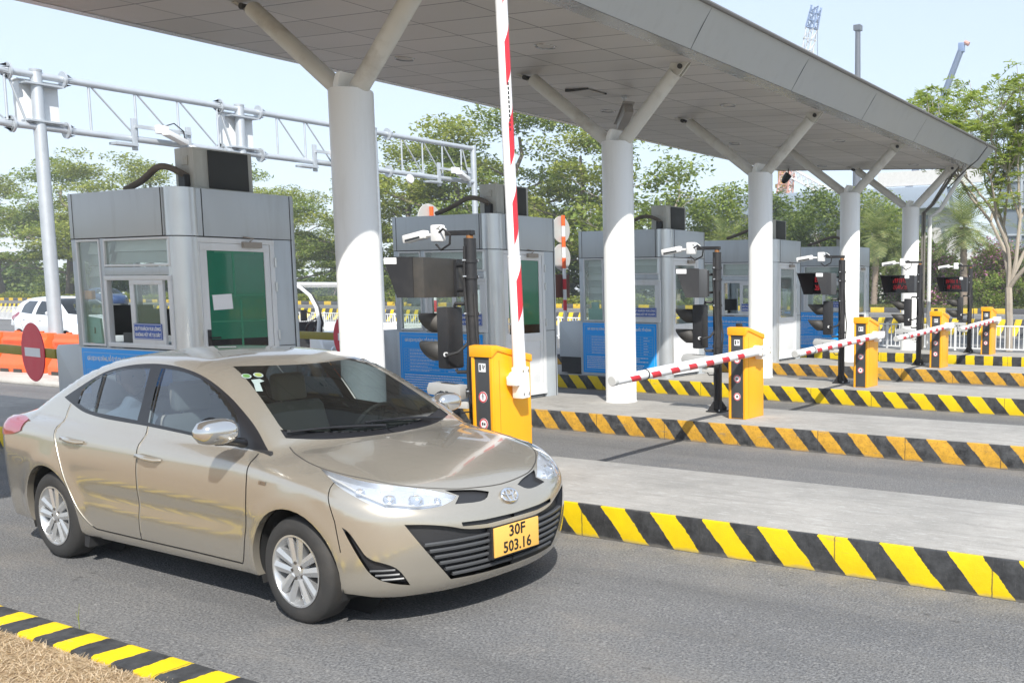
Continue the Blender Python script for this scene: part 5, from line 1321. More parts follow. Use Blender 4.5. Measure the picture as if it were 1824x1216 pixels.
def flange(y, z, sgn):
    m = MB(); m.lathe([(.07, -.018), (.165, -.018), (.165, .018), (.07, .018)], (0, gl(y), z), 'y', 20)
    for k in range(6):
        a = R(60*k+30); c, s_ = math.cos(a), math.sin(a)
        m.add([(.085*c, gl(y), z+.085*s_), (.155*c, gl(y), z+.155*s_), (.085*c, gl(y)-.16*sgn, z+.085*s_), (.088*c, gl(y)+.001, z+.088*s_)], [(0, 1, 2), (3, 2, 1)])
    return m
for z, r_ in ((ZT, .068), (ZB, .068)):
    m = MB(); m.tube([(0, gl(-6.0), z), (0, gl(15.72), z)], r_, 20); ch = m.build('chord', M['galv'], gr)
    for y in (3.97, 8.2, 12.0):
        for sg in (-1, 1): flange(y+sg*.48, z, -sg).build('flange', M['galv'], ch)
for a, b_ in ((-4.0, 3.97), (3.97, 8.2), (8.2, 12.0), (12.0, 15.72)):
    n = 4 if b_-a < 6 else 7
    for k in range(n):
        y = a+.95+(b_-a-1.5)*k/(n-1); y2 = y+(b_-a-1.5)/(n-1)
        MB().cyl((0, gl(y), ZB+.06), (0, gl(y), ZT-.06), .023, n=10).build('lattice_bar', M['galv'], gr)
        if k < n-1 or True:
            MB().cyl((0, gl(y)+.06, ZT-.06), (0, gl(min(y2, b_-.2))-.03, ZB+.06), .02, n=10).build('lattice_bar', M['galv'], gr)
# equipment cabinets on the posts, cameras and radar heads on brackets (each lifts off)
def gantry_box(y, lab):
    r = empty('gantry_cabinet', (GXW, y, 5.4), 0, lab, 'cabinet', 'white cabinets on the gantry posts')
    m = MB(); m.box(-.40, -.14, -.30, .40, -.40, .42); cb = m.build('case', M['cab_grey'], r, bev=.03)
    MB().box(-.43, -.12, -.33, .43, .42, .45).build('rain_hood', M['cab_grey'], cb, bev=.008)
    for z in (.34, -.38): MB().box(-.139, .13, -.3, .38, z, z+.035).build('strap', M['galv'], r)
for y, lab in ((4.02, 'white cabinet clamped to the leftmost gantry post'), (8.22, 'white cabinet clamped to the second gantry post')): gantry_box(y, lab)
def gantry_eq(y, lab):
    r = empty('gantry_camera', (GXW, y, ZB), 0, lab, 'camera', 'camera brackets on the gantry')
    m = MB(); m.box(.06, .12, -.05, .05, -.25, .42); m.build('plate', M['galv'], r, bev=.005)
    m = MB(); m.box(.06, .12, 1.12, 1.22, -.18, .40); m.build('plate', M['galv'], r, bev=.005)
    m = MB(); m.box(.12, .17, .0, 1.2, .22, .29); m.build('rail', M['galv'], r)
    m = MB(); m.T = Matrix.Translation((.25, .78, .10)) @ Matrix.Rotation(R(20), 4, 'Z') @ Matrix.Rotation(R(-14), 4, 'X'); m.box(-.10, .10, -.30, .30, -.05, .06); m.build('housing', M['cctv'], r, bev=.02)
    m = MB(); m.T = Matrix.Translation((.22, .52, .24)); m.box(-.08, .08, -.12, .1, -.09, .09); m.build('radar', M['cctv'], r, bev=.02)
    m = MB(); m.tube([(.18, .62, .34), (.2, .80, .42), (.2, 1.0, .28), (.18, 1.05, .0)], .014, 6); m.build('cable', M['rubber'], r)
    m = MB(); m.box(-.1, .2, -.42, .02, -.17, -.12); m.build('tray', M['galv'], r)
gantry_eq(5.72, 'camera and radar bracket on the gantry left of the nearest air conditioner')
gantry_eq(10.1, 'camera bracket on the gantry just left of the nearest column')
gantry_eq(14.2, 'camera bracket at the far end of the gantry right of the nearest column')
o = MB().lathe([(0, -.03), (.11, -.03), (.13, 0), (.11, .04), (0, .04)], (0, 0, 0), 'x', 24).build('dish_lamp', M['cctv']); o.location = (GXW+.12, 13.1, 4.78)
tag(o, 'round white lamp disc hanging under the far end of the gantry', 'lamp')
o = MB().lathe([(0, -.03), (.12, -.03), (.14, 0), (.12, .05), (0, .05)], (0, 0, 0), 'x', 24).build('dish_lamp', M['cctv']); o.location = (GXW+.12, 6.95, 4.80)
tag(o, 'round white lamp disc under the gantry above the nearest air conditioner', 'lamp')

# ------------------------------------------------------------------ orange water barriers on the pale pad
def make_water():
    r = empty('water_barrier'); L_ = 1.5
    prof = [(-.26, 0), (.26, 0), (.26, .16), (.15, .34), (.11, .52), (.14, .56), (.14, .66), (.10, .70), (.10, .80), (-.10, .80), (-.10, .70), (-.14, .66), (-.14, .56), (-.11, .52), (-.15, .34), (-.26, .16)]
    b = MB().prism(prof, 0, L_, 'x').build('shell', M['barrier_orange'], r, bev=.025)
    for k in range(3): MB().box(.15+.45*k, .42+.45*k, -.275, .275, -.001, .07).build('foot_notch', M['gap_dark'], r)
    for k in range(2): MB().cyl((.35+.8*k, 0, .79), (.35+.8*k, 0, .83), .05, n=16).build('filler_cap', M['barrier_orange'], r)
    MB().box(.1, 1.4, -.146, -.139, .58, .63).build('recess', pm('deep_orange', (.6, .08, .02), .5), r)
    return r
wb = make_water()
WB = [((-16.9, 3.55), 6, 'orange water barrier at the left edge of the photo behind the red disc'), ((-15.35, 3.72), 4, 'orange water barrier just left of the gantry post foot'),
      ((-13.45, 3.75), 3, 'orange water barrier squeezed between gantry post and nearest booth'), ((-8.35, 5.95), 65, 'orange water barrier right of the white buggy'), ((-10.4, 7.6), 3, 'orange water barrier seen through the windshield of the white buggy')]
for i, ((x, y), rz, lab) in enumerate(WB):
    o = wb if i == 0 else copy_tree(wb); o.location = (x, y, .06 if i < 3 else 0); o.rotation_euler = (0, 0, R(rz)); tag(o, lab, 'water barrier', 'orange water barriers')

for i, (x, y, lab) in enumerate(((-12.9, 9.5, 'white plastic barrier just left of the nearest column, above an orange one'), (-11.1, 9.6, 'white plastic barrier between the nearest column and the second booth'))):
    o = copy_tree(wb); o.location = (x, y, 0); o.scale = (1.15, 1.1, 1.15); o['group'] = 'white plastic barriers'; o['label'] = lab
    for c in KIDS[o.name]:
        if 'foot' not in c.name: c.data = c.data.copy(); c.data.materials[0] = M['steel_white']
# ------------------------------------------------------------------ white hatchback waiting upstream
HATCH = CarShape(
    ([.05, .15, .22, .30, .45, .60, .70, .80, .90, .97, 1.1], [.66, .73, .765, .78, .795, .805, .81, .80, .785, .76, .70]),
    ([-2.0, -1.7, -1.2, 0, 1.2, 1.5, 1.8, 2.0], [.93, .96, .99, 1.0, .99, .97, .94, .90]),
    ([.80, .92, 1.0, 1.1, 1.2, 1.35, 1.45, 1.6], [.78, .755, .735, .705, .67, .60, .54, .45]),
    ([-2.0, -1.2, -.6, 0, .4, 1.0], [.93, .97, 1.0, 1.0, .985, .95]),
    ([-2.4, -1.85, -1.72, -1.60, -1.4, -1.0, -.5, 0, .25, .5, .8, 1.05, 1.3, 2.4], [-.5, .75, 1.05, 1.30, 1.43, 1.50, 1.525, 1.51, 1.46, 1.35, 1.16, 1.0, .80, -.5]),
    ([-2.2, -1.85, -1.7, -1.4, .6, .9, 1.2, 1.5, 1.7, 1.78, 1.86], [.6, .86, .98, 1.0, 1.0, 1.0, .97, .90, .80, .72, .55]),
    ([.05, .15, .22, .30, .45, .60, .70, .80, .9], [1.70, 1.76, 1.80, 1.83, 1.85, 1.83, 1.80, 1.74, 1.6]),
    1.80, (1.21, -1.21), .28, 1.10, -1.10)
def build_hatch():
    s = HATCH; um = s.XA+s.RR*math.pi/2; un = s.XB-s.RR*math.pi/2; car = empty('parked_car'); car.name = 'white_hatchback'
    K = smooth_poly([(1.72, 0), (1.70, -.25), (1.6, -.50), (1.4, -.62), (1.1, -.64), (.9, -.62), (.55, -.56), (.22, -.50), (0, -.49), (-.8, -.49), (-1.38, -.49), (-1.52, -.50), (-1.62, -.42), (-1.66, -.2), (-1.665, 0)], False, 2)
    Kd = dense(K, .05)
    ws = [(1.06-.45*y*y, y) for y in np.linspace(0, -.565, 8)]+[(.26-.5*y*y, y) for y in np.linspace(-.47, 0, 8)]
    P = patch(s, 'top', Kd, [('windscreen', ws)], .06, 'roof')
    tp = s.uz(s.top(np.array(Kd))); tp[0, 0] = um; tp[-1, 0] = un; R_ = .325
    low = [(un, .26), (-1.9, .24)]+arch(-1.21, R_, .28, .20, 12)+[(0, .2)]+arch(1.21, R_, .28, .2, 12)+[(1.7, .2), (um, .2)]
    rg = [(-1.28, 1.06), (-.62, 1.02), (-.52, 1.38), (-1.0, 1.38), (-1.22, 1.26)]; fg = [(-.42, 1.015), (.68, .99), (.42, 1.22), (.16, 1.35), (-.34, 1.385)]
    tl = [(-1.62, .82), (-1.42, .98), (-1.38, 1.06), (-1.46, 1.07), (-1.75, .92)]; hd = [(1.35, .84), (1.72, .72), (1.85, .70), (1.75, .80), (1.45, .90)]
    gaps = [('shut_line', strip(dense(pl, .06), .006)) for pl in ([(-.47, 1.0), (-.48, .6), (-.50, .27)], [(.72, .98), (.80, .75), (.72, .27)], [(-1.3, 1.03), (-1.15, .85), (-.9, .5), (-.82, .3)])]
    Q = patch(s, 'side', low+[tuple(q) for q in tp], gaps+[('rear_glass', rg), ('front_glass', fg), ('tail_lamp', tl), ('headlamp', hd)], .055, 'body')
    b = panel('body', [Q['body'], P['roof']], M['car_white'], car); panel('windscreen', [P['windscreen']], M['windscreen'], car)
    for sg in (False, -1):
        panel('window', [Q['rear_glass']], M['car_glass'], car, .006, mirror=sg); panel('window', [Q['front_glass']], M['windscreen'], car, .006, mirror=sg)
        panel('tail_lamp', [Q['tail_lamp']], M['tail_red'], car, -.008, mirror=sg); panel('headlamp', [Q['headlamp']], M['lamp_bowl'], car, -.004, mirror=sg)
    panel('shut_line', [Q['shut_line']], M['gap_dark'], b, .004)
    for sg in (-1, 1):
        for xc in (1.21, -1.21):
            wheel(car, xc, sg*.775, .28, sg, .278, .185, simple=True)
            m = MB(); m.lathe([(R_+.004, sg*.45), (R_+.004, sg*.75)], (xc, 0, .28), 'y', 24, R(-20), R(200)); m.lathe([(0, sg*.46), (R_+.004, sg*.46)], (xc, 0, .28), 'y', 24); m.build('wheel_liner', M['liner'], car, fix=False)
        m = MB(); m.T = Matrix.Translation((.66, sg*.90, 1.06)) @ Matrix.Diagonal((.085, .10, .065, 1)); m.lathe([(math.sin(a), -math.cos(a)) for a in np.linspace(0, math.pi, 10)], (0, 0, 0), 'y', 16); m.build('mirror', M['car_white'], car, ang=60)
        MB().tube([(-.98, sg*.795, .87), (-.86, sg*.80, .87)], .014, 8).build('handle', M['car_white'], car); MB().tube([(-.12, sg*.803, .85), (.0, sg*.806, .85)], .014, 8).build('handle', M['car_white'], car)
    MB().box(-1.6, 1.5, -.66, .66, .17, .19).build('underbody', M['liner'], car); MB().box(-1.4, .9, -.66, .66, .26, .28).build('cabin_floor', M['dash'], car)
    for y in (-.34, .34): MB().prism([(-.3, .3), (.15, .3), (.1, .52), (-.25, .5), (-.40, 1.1), (-.52, 1.1)], y-.22, y+.22, 'y').build('seat', M['dash'], car, bev=.03)
    MB().prism([(.95, .3), (.95, .92), (.65, .95), (.6, .4)], -.62, .62, 'y').build('dashboard', M['dash'], car, bev=.03)
    return car
hb = build_hatch(); hb.location = (-22.3, 8.42, 0); tag(hb, 'white hatchback waiting beyond the gantry post at the left', 'car')

# dark blue car far beyond the railing on the highway
h3 = copy_tree(hb); h3.location = (-86, 43, 0); h3.scale = (1.1, 1.1, 1.1); tag(h3, 'dark blue car far off on the road behind the white hatchback', 'car')
blue = paint('deep_blue_paint', (.02, .05, .16), (.03, .07, .2), .3, .3)
for c in KIDS[h3.name]:
    if c.type == 'MESH' and c.name.startswith('body'):
        c.data = c.data.copy(); c.data.materials[0] = blue
# driver of the white hatchback, arm at the open window
def skin_person(name, joints, edges, label, mats, loc, rz, head):
    r = empty(name, loc, rz, label, 'person')
    me = bpy.data.meshes.new('body'); me.from_pydata([j[0] for j in joints], edges, []); o = bpy.data.objects.new('body', me); COL.objects.link(o); o.parent = r
    me.materials.append(mats[0]); sm = o.modifiers.new('skin', 'SKIN'); sub = o.modifiers.new('sub', 'SUBSURF'); sub.levels = sub.render_levels = 2
    for v, j in zip(me.skin_vertices[0].data, joints): v.radius = (j[1], j[1]*(j[2] if len(j) > 2 else 1))
    me.skin_vertices[0].data[0].use_root = True
    hx_, hy, hz_ = head
    m = MB(); m.T = Matrix.Translation(head)
    vs = []; n, k = 18, 13
    for i in range(k):
        t = math.pi*i/(k-1)
        for j in range(n):
            a = 2*math.pi*j/n; x = .098*math.sin(t)*math.cos(a); y = .076*math.sin(t)*math.sin(a); z = .118*math.cos(t)
            if z < 0: x = x*(1-.15*(-z/.118))+.012*(-z/.118); y *= 1-.28*(-z/.118)
            if math.cos(a) > .93 and -.045 < z < .01: x += .018*(1-abs(z+.018)/.03)
            vs.append((x, y, z))
    m.add(vs, [(i*n+j, i*n+(j+1) % n, (i+1)*n+(j+1) % n, (i+1)*n+j) for i in range(k-1) for j in range(n)])
    hd = m.build('head', M['skin'], r, ang=80)
    for s_ in (-1, 1):
        MB().cbox((hx_+.084, hy+s_*.03, hz_+.012), (.012, .02, .008)).build('eye', M['ink'], hd); MB().cbox((hx_-.005, hy+s_*.078, hz_-.005), (.03, .014, .05)).build('ear', M['skin'], hd, bev=.006)
    MB().cbox((hx_+.082, hy, hz_-.058), (.012, .04, .007)).build('mouth', pm('lips', (.32, .12, .1), .6), hd)
    m = MB(); m.T = Matrix.Translation(head); vs = []
    for i in range(7):
        t = math.pi*.56*i/6
        for j in range(n):
            a = 2*math.pi*j/n; f = 1.0 if math.cos(a) < .45 else max(.35, 1-.8*(i/6))
            tt = t*f; vs.append((.106*math.sin(tt)*math.cos(a)-.004, .084*math.sin(tt)*math.sin(a), .127*math.cos(tt)))
    m.add(vs, [(i*n+j, i*n+(j+1) % n, (i+1)*n+(j+1) % n, (i+1)*n+j) for i in range(6) for j in range(n)]); m.build('hair', M['hair'], r, ang=80)
    return r
SIT = [((0, 0, .10), .13, 1.25), ((-.03, 0, .28), .12, 1.3), ((-.06, 0, .46), .125, 1.45), ((-.06, 0, .56), .055), ((-.04, 0, .64), .05),
       ((-.06, .19, .50), .055), ((.06, .24, .27), .042), ((.24, .16, .20), .034), ((.32, .13, .20), .03),
       ((-.06, -.19, .50), .055), ((.06, -.24, .27), .042), ((.24, -.16, .20), .034), ((.32, -.13, .20), .03),
       ((.10, .10, .08), .085), ((.42, .12, .10), .065), ((.46, .12, -.2), .05), ((.10, -.10, .08), .085), ((.42, -.12, .10), .065), ((.46, -.12, -.2), .05)]
SE = [(0, 1), (1, 2), (2, 3), (3, 4), (2, 5), (5, 6), (6, 7), (7, 8), (2, 9), (9, 10), (10, 11), (11, 12), (0, 13), (13, 14), (14, 15), (0, 16), (16, 17), (17, 18)]
skin_person('person', SIT, SE, 'passenger in a white shirt on the rear seat of the silver sedan', (M['cloth_white'],), (2.196-.86, -2.512-.46, .44), R(-1.7), (-.02, 0, .76))
skin_person('person', SIT, SE, 'driver in dark clothes at the wheel of the white hatchback', (M['dash'],), (-22.32, 8.08, .44), 0, (-.02, 0, .78))

# ------------------------------------------------------------------ white electric buggy upstream of the nearest booth
bg_ = empty('electric_buggy', (-8.35, 5.75, 0), 0, 'white open electric buggy with a big windshield behind the nearest booth', 'buggy')
WH = M['car_white']
m = MB(); m.prism([(.98, .30), (1.02, .45), (.99, .62), (.90, .80), (.80, .92), (.55, .97), (.52, .30)], -.62, .62, 'y'); m.build('nose', WH, bg_, bev=.06, seg=4)
m = MB(); m.box(-2.4, .55, -.62, .62, .28, .36); m.build('floor', M['dash'], bg_, bev=.02)
wpts = [(.80, .93), (.84, 1.15), (.78, 1.40), (.62, 1.62), (.36, 1.77), (.0, 1.83)]
for sg in (-1, 1):
    MB().tube([(x, sg*.60, z) for x, z in wpts], .035, 10).build('windshield_frame', WH, bg_)
    MB().tube([(x+.03, sg*.565, z) for x, z in wpts[:-1]], .018, 8).build('frame_seal', M['black'], bg_)
    MB().tube([(.62, sg*.60, 1.30), (.66, sg*.72, 1.33)], .012, 6).build('mirror_arm', M['black'], bg_); m = MB(); m.cbox((.66, sg*.78, 1.27), (.03, .12, .20)); m.build('mirror', M['black'], bg_, bev=.01)
    for xc in (.45, -1.7): wheel(bg_, xc, sg*.64, .24, sg, .235, .14, simple=True)
    MB().tube([(-2.2, sg*.58, .36), (-2.25, sg*.58, 1.8)], .022, 8).build('rear_post', WH, bg_)
m = MB()
for i in range(len(wpts)-1):
    (x0, z0), (x1, z1) = wpts[i], wpts[i+1]; m.add([(x0+.015, -.57, z0), (x0+.015, .57, z0), (x1+.015, .57, z1), (x1+.015, -.57, z1)], [(0, 1, 2, 3)])
m.build('windshield', M['pane_clear'], bg_, fix=False)
m = MB(); m.box(-2.5, .12, -.64, .64, 1.80, 1.87); m.build('roof', WH, bg_, bev=.03)
m = MB(); T_ = Matrix.Translation((.28, -.28, 1.05)) @ Matrix.Rotation(R(-55), 4, 'Y'); m.T = T_
m.tube([(.17*math.cos(a), .17*math.sin(a), 0) for a in np.linspace(0, 2*math.pi, 28)], .014, 8, False); m.tube([(0, 0, 0), (0, 0, -.35)], .02, 8); m.beam((-.16, 0, 0), (.16, 0, 0), .03, .012); m.build('steering_wheel', M['black'], bg_)
for x in (-.35, -1.2, -2.0): MB().prism([(x-.25, .36), (x+.2, .36), (x+.2, .66), (x-.15, .62), (x-.28, 1.1), (x-.36, 1.1)], -.55, .55, 'y').build('bench', M['dash'], bg_, bev=.03)
for sg in (-1, 1): MB().lathe([(0, 0), (.07, 0), (.08, -.02)], (1.0, sg*.42, .62), 'x', 16).build('headlamp', M['lamp_bowl'], bg_, fix=False); MB().box(.92, 1.02, sg*.50-.07, sg*.50+.07, .34, .40).build('indicator', M['amber'], bg_, bev=.01)
MB().box(.9, 1.06, -.55, .55, .30, .36).build('bumper', M['black'], bg_, bev=.02)

# ------------------------------------------------------------------ striped sign posts with their discs seen from behind
def back_sign(x, y, top, discs, board, lab):
    r = empty('sign_post', (x, y, HK), 0, lab, 'sign post', 'red and white sign posts')
    top -= HK
    m = MB(); k = 0; z = top
    st = MB(); st.cyl((0, 0, 0), (0, 0, top), .042, n=16); st.build('pole', M['sign_white'], r)
    while z > .25:
        MB().lathe([(.0435, z-.24), (.0435, z)], (0, 0, 0), n=16).build('red_band', M['barrier_orange'] if k < 3 else M['sticker_red'], r, fix=False); z -= .48; k += 1
    for zc in discs:
        d = MB().lathe([(0, -.075), (.30, -.075), (.305, -.068), (.30, -.06), (0, -.06)], (0, 0, 0), 'x', 40); d.T = None
        o = d.build('disc', M['grey_plastic'], r, fix=False); o.location = (0, 0, zc-HK)
    if board: MB().box(-.09, -.07, -.36, .26, board[0]-HK, board[1]-HK).build('board', pm('rusty_board_back', (.16, .06, .04), .6, var=.35), r)
    return r
back_sign(-6.68, 11.0, 3.40, (3.08, 2.45), (1.53, 2.06), 'red and white post with two round sign backs beside the second booth')
back_sign(-7.63, 8.0, 3.42, (3.18,), None, 'red and white post with a round sign back peeking over the second booth')

# ------------------------------------------------------------------ white railing, striped median barrier, hedge
fr = empty('white_railing', (0, 19.4, 0), 0, 'long white metal railing beyond the farthest lane', 'railing')
m = MB()
x = -60.0
while x < 9:
    m.box(x-.011, x+.011, -.011, .011, .10, .72); x += .125
b = m.build('baluster', M['steel_white'], fr, smooth=False); b['kind'] = 'stuff'
for z in (.72, .10): MB().box(-60, 9, -.02, .02, z-.015, z+.02).build('rail', M['steel_white'], fr)
for k in range(35): MB().box(-60+2*k-.025, -60+2*k+.025, -.025, .025, 0, .77).build('post', M['steel_white'], fr)
o = MB().prism([(-.28, .05), (.28, .05), (.24, .13), (.12, .28), (.09, .62), (-.09, .62), (-.12, .28), (-.24, .13)], -130, 60, 'x').build('median_barrier',
    stripes('median_stripes', .57, -.55, -.28, .35, (.78, .54, .02), (.05, .05, .052), duty=.42, edge=.03), None, bev=.01)
o.location = (0, 27.7, 0); tag(o, 'low concrete barrier with slanted yellow and black stripes along the median', 'barrier')
# ------------------------------------------------------------------ vegetation
def leafmat(name, cols, trans=.35):
    m = bpy.data.materials.new(name); m.use_nodes = True; t = m.node_tree; t.nodes.clear()
    o = N(t, 'ShaderNodeOutputMaterial'); g = N(t, 'ShaderNodeNewGeometry'); r = N(t, 'ShaderNodeValToRGB')
    els = r.color_ramp.elements
    els[0].position = 0; els[0].color = (*cols[0], 1); els[1].position = 1; els[1].color = (*cols[-1], 1)
    for i, c in enumerate(cols[1:-1]): e = els.new((i+1)/(len(cols)-1)); e.color = (*c, 1)
    t.links.new(g.outputs['Random Per Island'], r.inputs[0])
    oi = N(t, 'ShaderNodeObjectInfo'); c = mix(t, math_n(t, 'MULTIPLY', oi.outputs['Random'], .22), r.outputs[0], tuple(x*.55 for x in cols[0]))
    d = N(t, 'ShaderNodeBsdfPrincipled'); t.links.new(c, d.inputs['Base Color']); d.inputs['Roughness'].default_value = .55; d.inputs['Specular IOR Level'].default_value = .3
    tr = N(t, 'ShaderNodeBsdfTranslucent'); t.links.new(mix(t, 1.0, c, (1.25, 1.25, .6), 'MULTIPLY'), tr.inputs[0])
    a = N(t, 'ShaderNodeMixShader'); a.inputs[0].default_value = trans; t.links.new(d.outputs[0], a.inputs[1]); t.links.new(tr.outputs[0], a.inputs[2])
    t.links.new(a.outputs[0], o.inputs[0]); return m
M['leaf_yellow'] = leafmat('yellow_green_leaves', [(.13, .17, .03), (.24, .29, .05), (.33, .37, .075), (.42, .43, .12)], .42)
M['leaf_dark'] = leafmat('deep_green_leaves', [(.06, .10, .025), (.11, .17, .04), (.17, .23, .055), (.24, .29, .08)], .4)
M['leaf_mid'] = leafmat('mid_green_leaves', [(.10, .15, .03), (.18, .25, .05), (.26, .33, .075), (.34, .38, .11)], .42)
M['leaf_palm'] = leafmat('palm_fronds', [(.12, .17, .06), (.20, .26, .09), (.29, .33, .13), (.38, .38, .16)], .35)
M['leaf_fresh'] = leafmat('fresh_feathery_leaves', [(.17, .23, .06), (.26, .34, .09), (.34, .41, .13), (.42, .46, .17)], .45)
M['flower'] = leafmat('pink_blossom', [(.50, .16, .40), (.60, .24, .46), (.68, .38, .55)], .3)
M['bark'] = pm('tree_bark', (.20, .165, .13), .9, var=.35, vs=4, bmp=.7, bs=14)
M['bark_pale'] = pm('pale_tree_bark', (.36, .31, .25), .85, var=.2, vs=5, bmp=.6, bs=22, dirt=.4, dirtcol=(.16, .13, .1))
M['bark_palm'] = pm('palm_trunk_bark', (.24, .19, .15), .9, var=.4, vs=7, bmp=1, bs=12)
NR = np.random.default_rng(11)
def mesh_np(name, V, F, mat, parent=None):
    me = bpy.data.meshes.new(name); n = len(V); k = F.shape[1]
    me.vertices.add(n); me.vertices.foreach_set('co', V.astype(np.float32).ravel())
    me.loops.add(F.size); me.loops.foreach_set('vertex_index', F.astype(np.int32).ravel())
    me.polygons.add(len(F)); me.polygons.foreach_set('loop_start', np.arange(0, F.size, k, dtype=np.int32)); me.polygons.foreach_set('loop_total', np.full(len(F), k, np.int32))
    mats = mat if isinstance(mat, list) else [mat]
    for m in mats: me.materials.append(m)
    me.update(calc_edges=True); me.validate()
    o = bpy.data.objects.new(name, me); COL.objects.link(o)
    if parent is not None: o.parent = parent; KIDS.setdefault(parent.name, []).append(o)
    return o
def leaf_cards(C, ln, wd, up=.55, fold=.25, rng=NR):
    """one folded diamond per centre"""
    n = len(C); d = rng.normal(size=(n, 3)); d[:, 2] *= .45; d /= np.linalg.norm(d, axis=1, keepdims=True)
    nr = rng.normal(size=(n, 3)); nr[:, 2] = np.abs(nr[:, 2])+up*2; nr -= d*(nr*d).sum(1, keepdims=True); nr /= np.linalg.norm(nr, axis=1, keepdims=True)
    s = np.cross(nr, d); L = ln*rng.uniform(.6, 1.3, (n, 1)); W_ = wd*rng.uniform(.7, 1.25, (n, 1))
    V = np.stack([C-d*L*.5, C+s*W_*.5+nr*W_*fold*.5, C+d*L*.5, C-s*W_*.5+nr*W_*fold*.5], 1).reshape(-1, 3)
    F = np.arange(4*n).reshape(n, 4); return V, F
def limb(m, a, b, r0, r1, rng, bend=.12, n=6):
    a = np.array(a, float); b = np.array(b, float); L = np.linalg.norm(b-a); pts = []
    o = rng.normal(size=3)*L*bend; o[2] = abs(o[2])*.3
    for i in range(n+1):
        t = i/n; p = a+(b-a)*t+o*math.sin(math.pi*t)+rng.normal(size=3)*L*.012*(0 if i in (0, n) else 1); pts.append(tuple(p))
    m.tube(pts, [r0+(r1-r0)*i/n for i in range(n+1)], 7); return pts
def layered_tree(h, w_, seed, leaf, nclump=95, per=170, ln=.25, flat=.24, base=.30, trunk_r=.26, sparse=1.0, cr=1.35, barkm='bark', envelope='umbrella'):
    rng = np.random.default_rng(seed); r = empty('leafy_tree'); m = MB()
    top = (rng.normal()*.2, rng.normal()*.2, h*.80)
    tp = limb(m, (0, 0, -.1), top, trunk_r, trunk_r*.28, rng, .03, 9)
    C = []
    limbs = []
    nl = 11
    for k in range(nl):
        t = .26+.62*k/nl; i = int(t*9); p = np.array(tp[min(9, i)]); a = k*2.4+rng.uniform(-.4, .4)
        rr = w_*.5*(.95 if envelope == 'umbrella' else .85)*math.sqrt(max(.12, 1-((t-.45)/.62)**2))*rng.uniform(.75, 1.0)
        e = p+np.array((math.cos(a)*rr, math.sin(a)*rr, h*rng.uniform(.04, .16)))
        limbs.append(limb(m, p, e, trunk_r*.42*(1-t*.55), trunk_r*.10, rng, .10, 6))
    for k in range(nclump):
        lb = limbs[int(rng.integers(nl))]; q = np.array(lb[int(rng.integers(3, 7))])
        c = q+rng.normal(size=3)*np.array((w_*.075, w_*.075, h*.035)); c[2] = min(max(c[2]+h*.02, h*base), h*.97)
        m.tube([tuple(q), tuple((q+c)/2+rng.normal(size=3)*.1), tuple(c)], [trunk_r*.10, trunk_r*.07, trunk_r*.03], 5)
        n = int(per*rng.uniform(.5, 1.4)*sparse); rad = cr*rng.uniform(.6, 1.25)
        P = rng.normal(size=(n, 3)); P *= (rad*rng.uniform(0, 1, (n, 1))**.4/np.linalg.norm(P, axis=1, keepdims=True)); P[:, 2] *= flat
        P[:, 2] -= .10*(P[:, 0]**2+P[:, 1]**2)/max(rad, .1)
        C.append(P+c)
    # crown top
    for k in range(nclump//6):
        c = np.array(top)+rng.normal(size=3)*np.array((w_*.12, w_*.12, h*.05)); c[2] = min(c[2]+h*.06, h)
        n = int(per*sparse); P = rng.normal(size=(n, 3)); P *= (cr*rng.uniform(0, 1, (n, 1))**.4/np.linalg.norm(P, axis=1, keepdims=True)); P[:, 2] *= flat*1.3; C.append(P+c)
    m.build('trunk', M[barkm], r, fix=False)
    V, F_ = leaf_cards(np.vstack(C), ln, ln*.5, rng=rng); mesh_np('crown', V, F_, M[leaf], r); return r
def bushy(h, w_, seed, leaf, n=2600, ln=.34, name='shrub', flower=0.0, trunk=True):
    rng = np.random.default_rng(seed); r = empty(name); C = []
    m = MB()
    for k in range(5): limb(m, (0, 0, -.05), (rng.normal()*w_*.2, rng.normal()*w_*.2, h*.6), .07, .02, rng, .15, 4)
    m.build('stem' if not trunk else 'trunk', M['bark'], r, fix=False)
    nb = 26
    for k in range(nb):
        a = rng.uniform(0, 2*math.pi); q = math.sqrt(rng.uniform()); z = rng.uniform(.12, .92)
        rr = w_*.42*q*math.sqrt(max(.08, 1-((z-.45)/.6)**2)); c = np.array((rr*math.cos(a), rr*math.sin(a), z*h))
        k_ = int(n/nb*rng.uniform(.6, 1.4)); P = rng.normal(size=(k_, 3)); P *= (w_*.20*rng.uniform(.6, 1.2)*rng.uniform(0, 1, (k_, 1))**.35/np.linalg.norm(P, axis=1, keepdims=True)); P[:, 2] *= .8
        P = P+c; P[:, 2] = np.maximum(P[:, 2], .05); C.append(P)
    C = np.vstack(C)
    V, F_ = leaf_cards(C, ln, ln*.55, up=.3, rng=rng); mesh_np('crown' if trunk else 'foliage', V, F_, M[leaf], r)
    if flower:
        idx = rng.random(len(C)) < flower; D = C[idx]; cc = D.mean(0); D = cc+(D-cc)*1.07+rng.normal(size=D.shape)*.06
        V, F_ = leaf_cards(D, ln*.8, ln*.7, up=.2, rng=rng); mesh_np('blossom', V, F_, M['flower'], r)
    return r
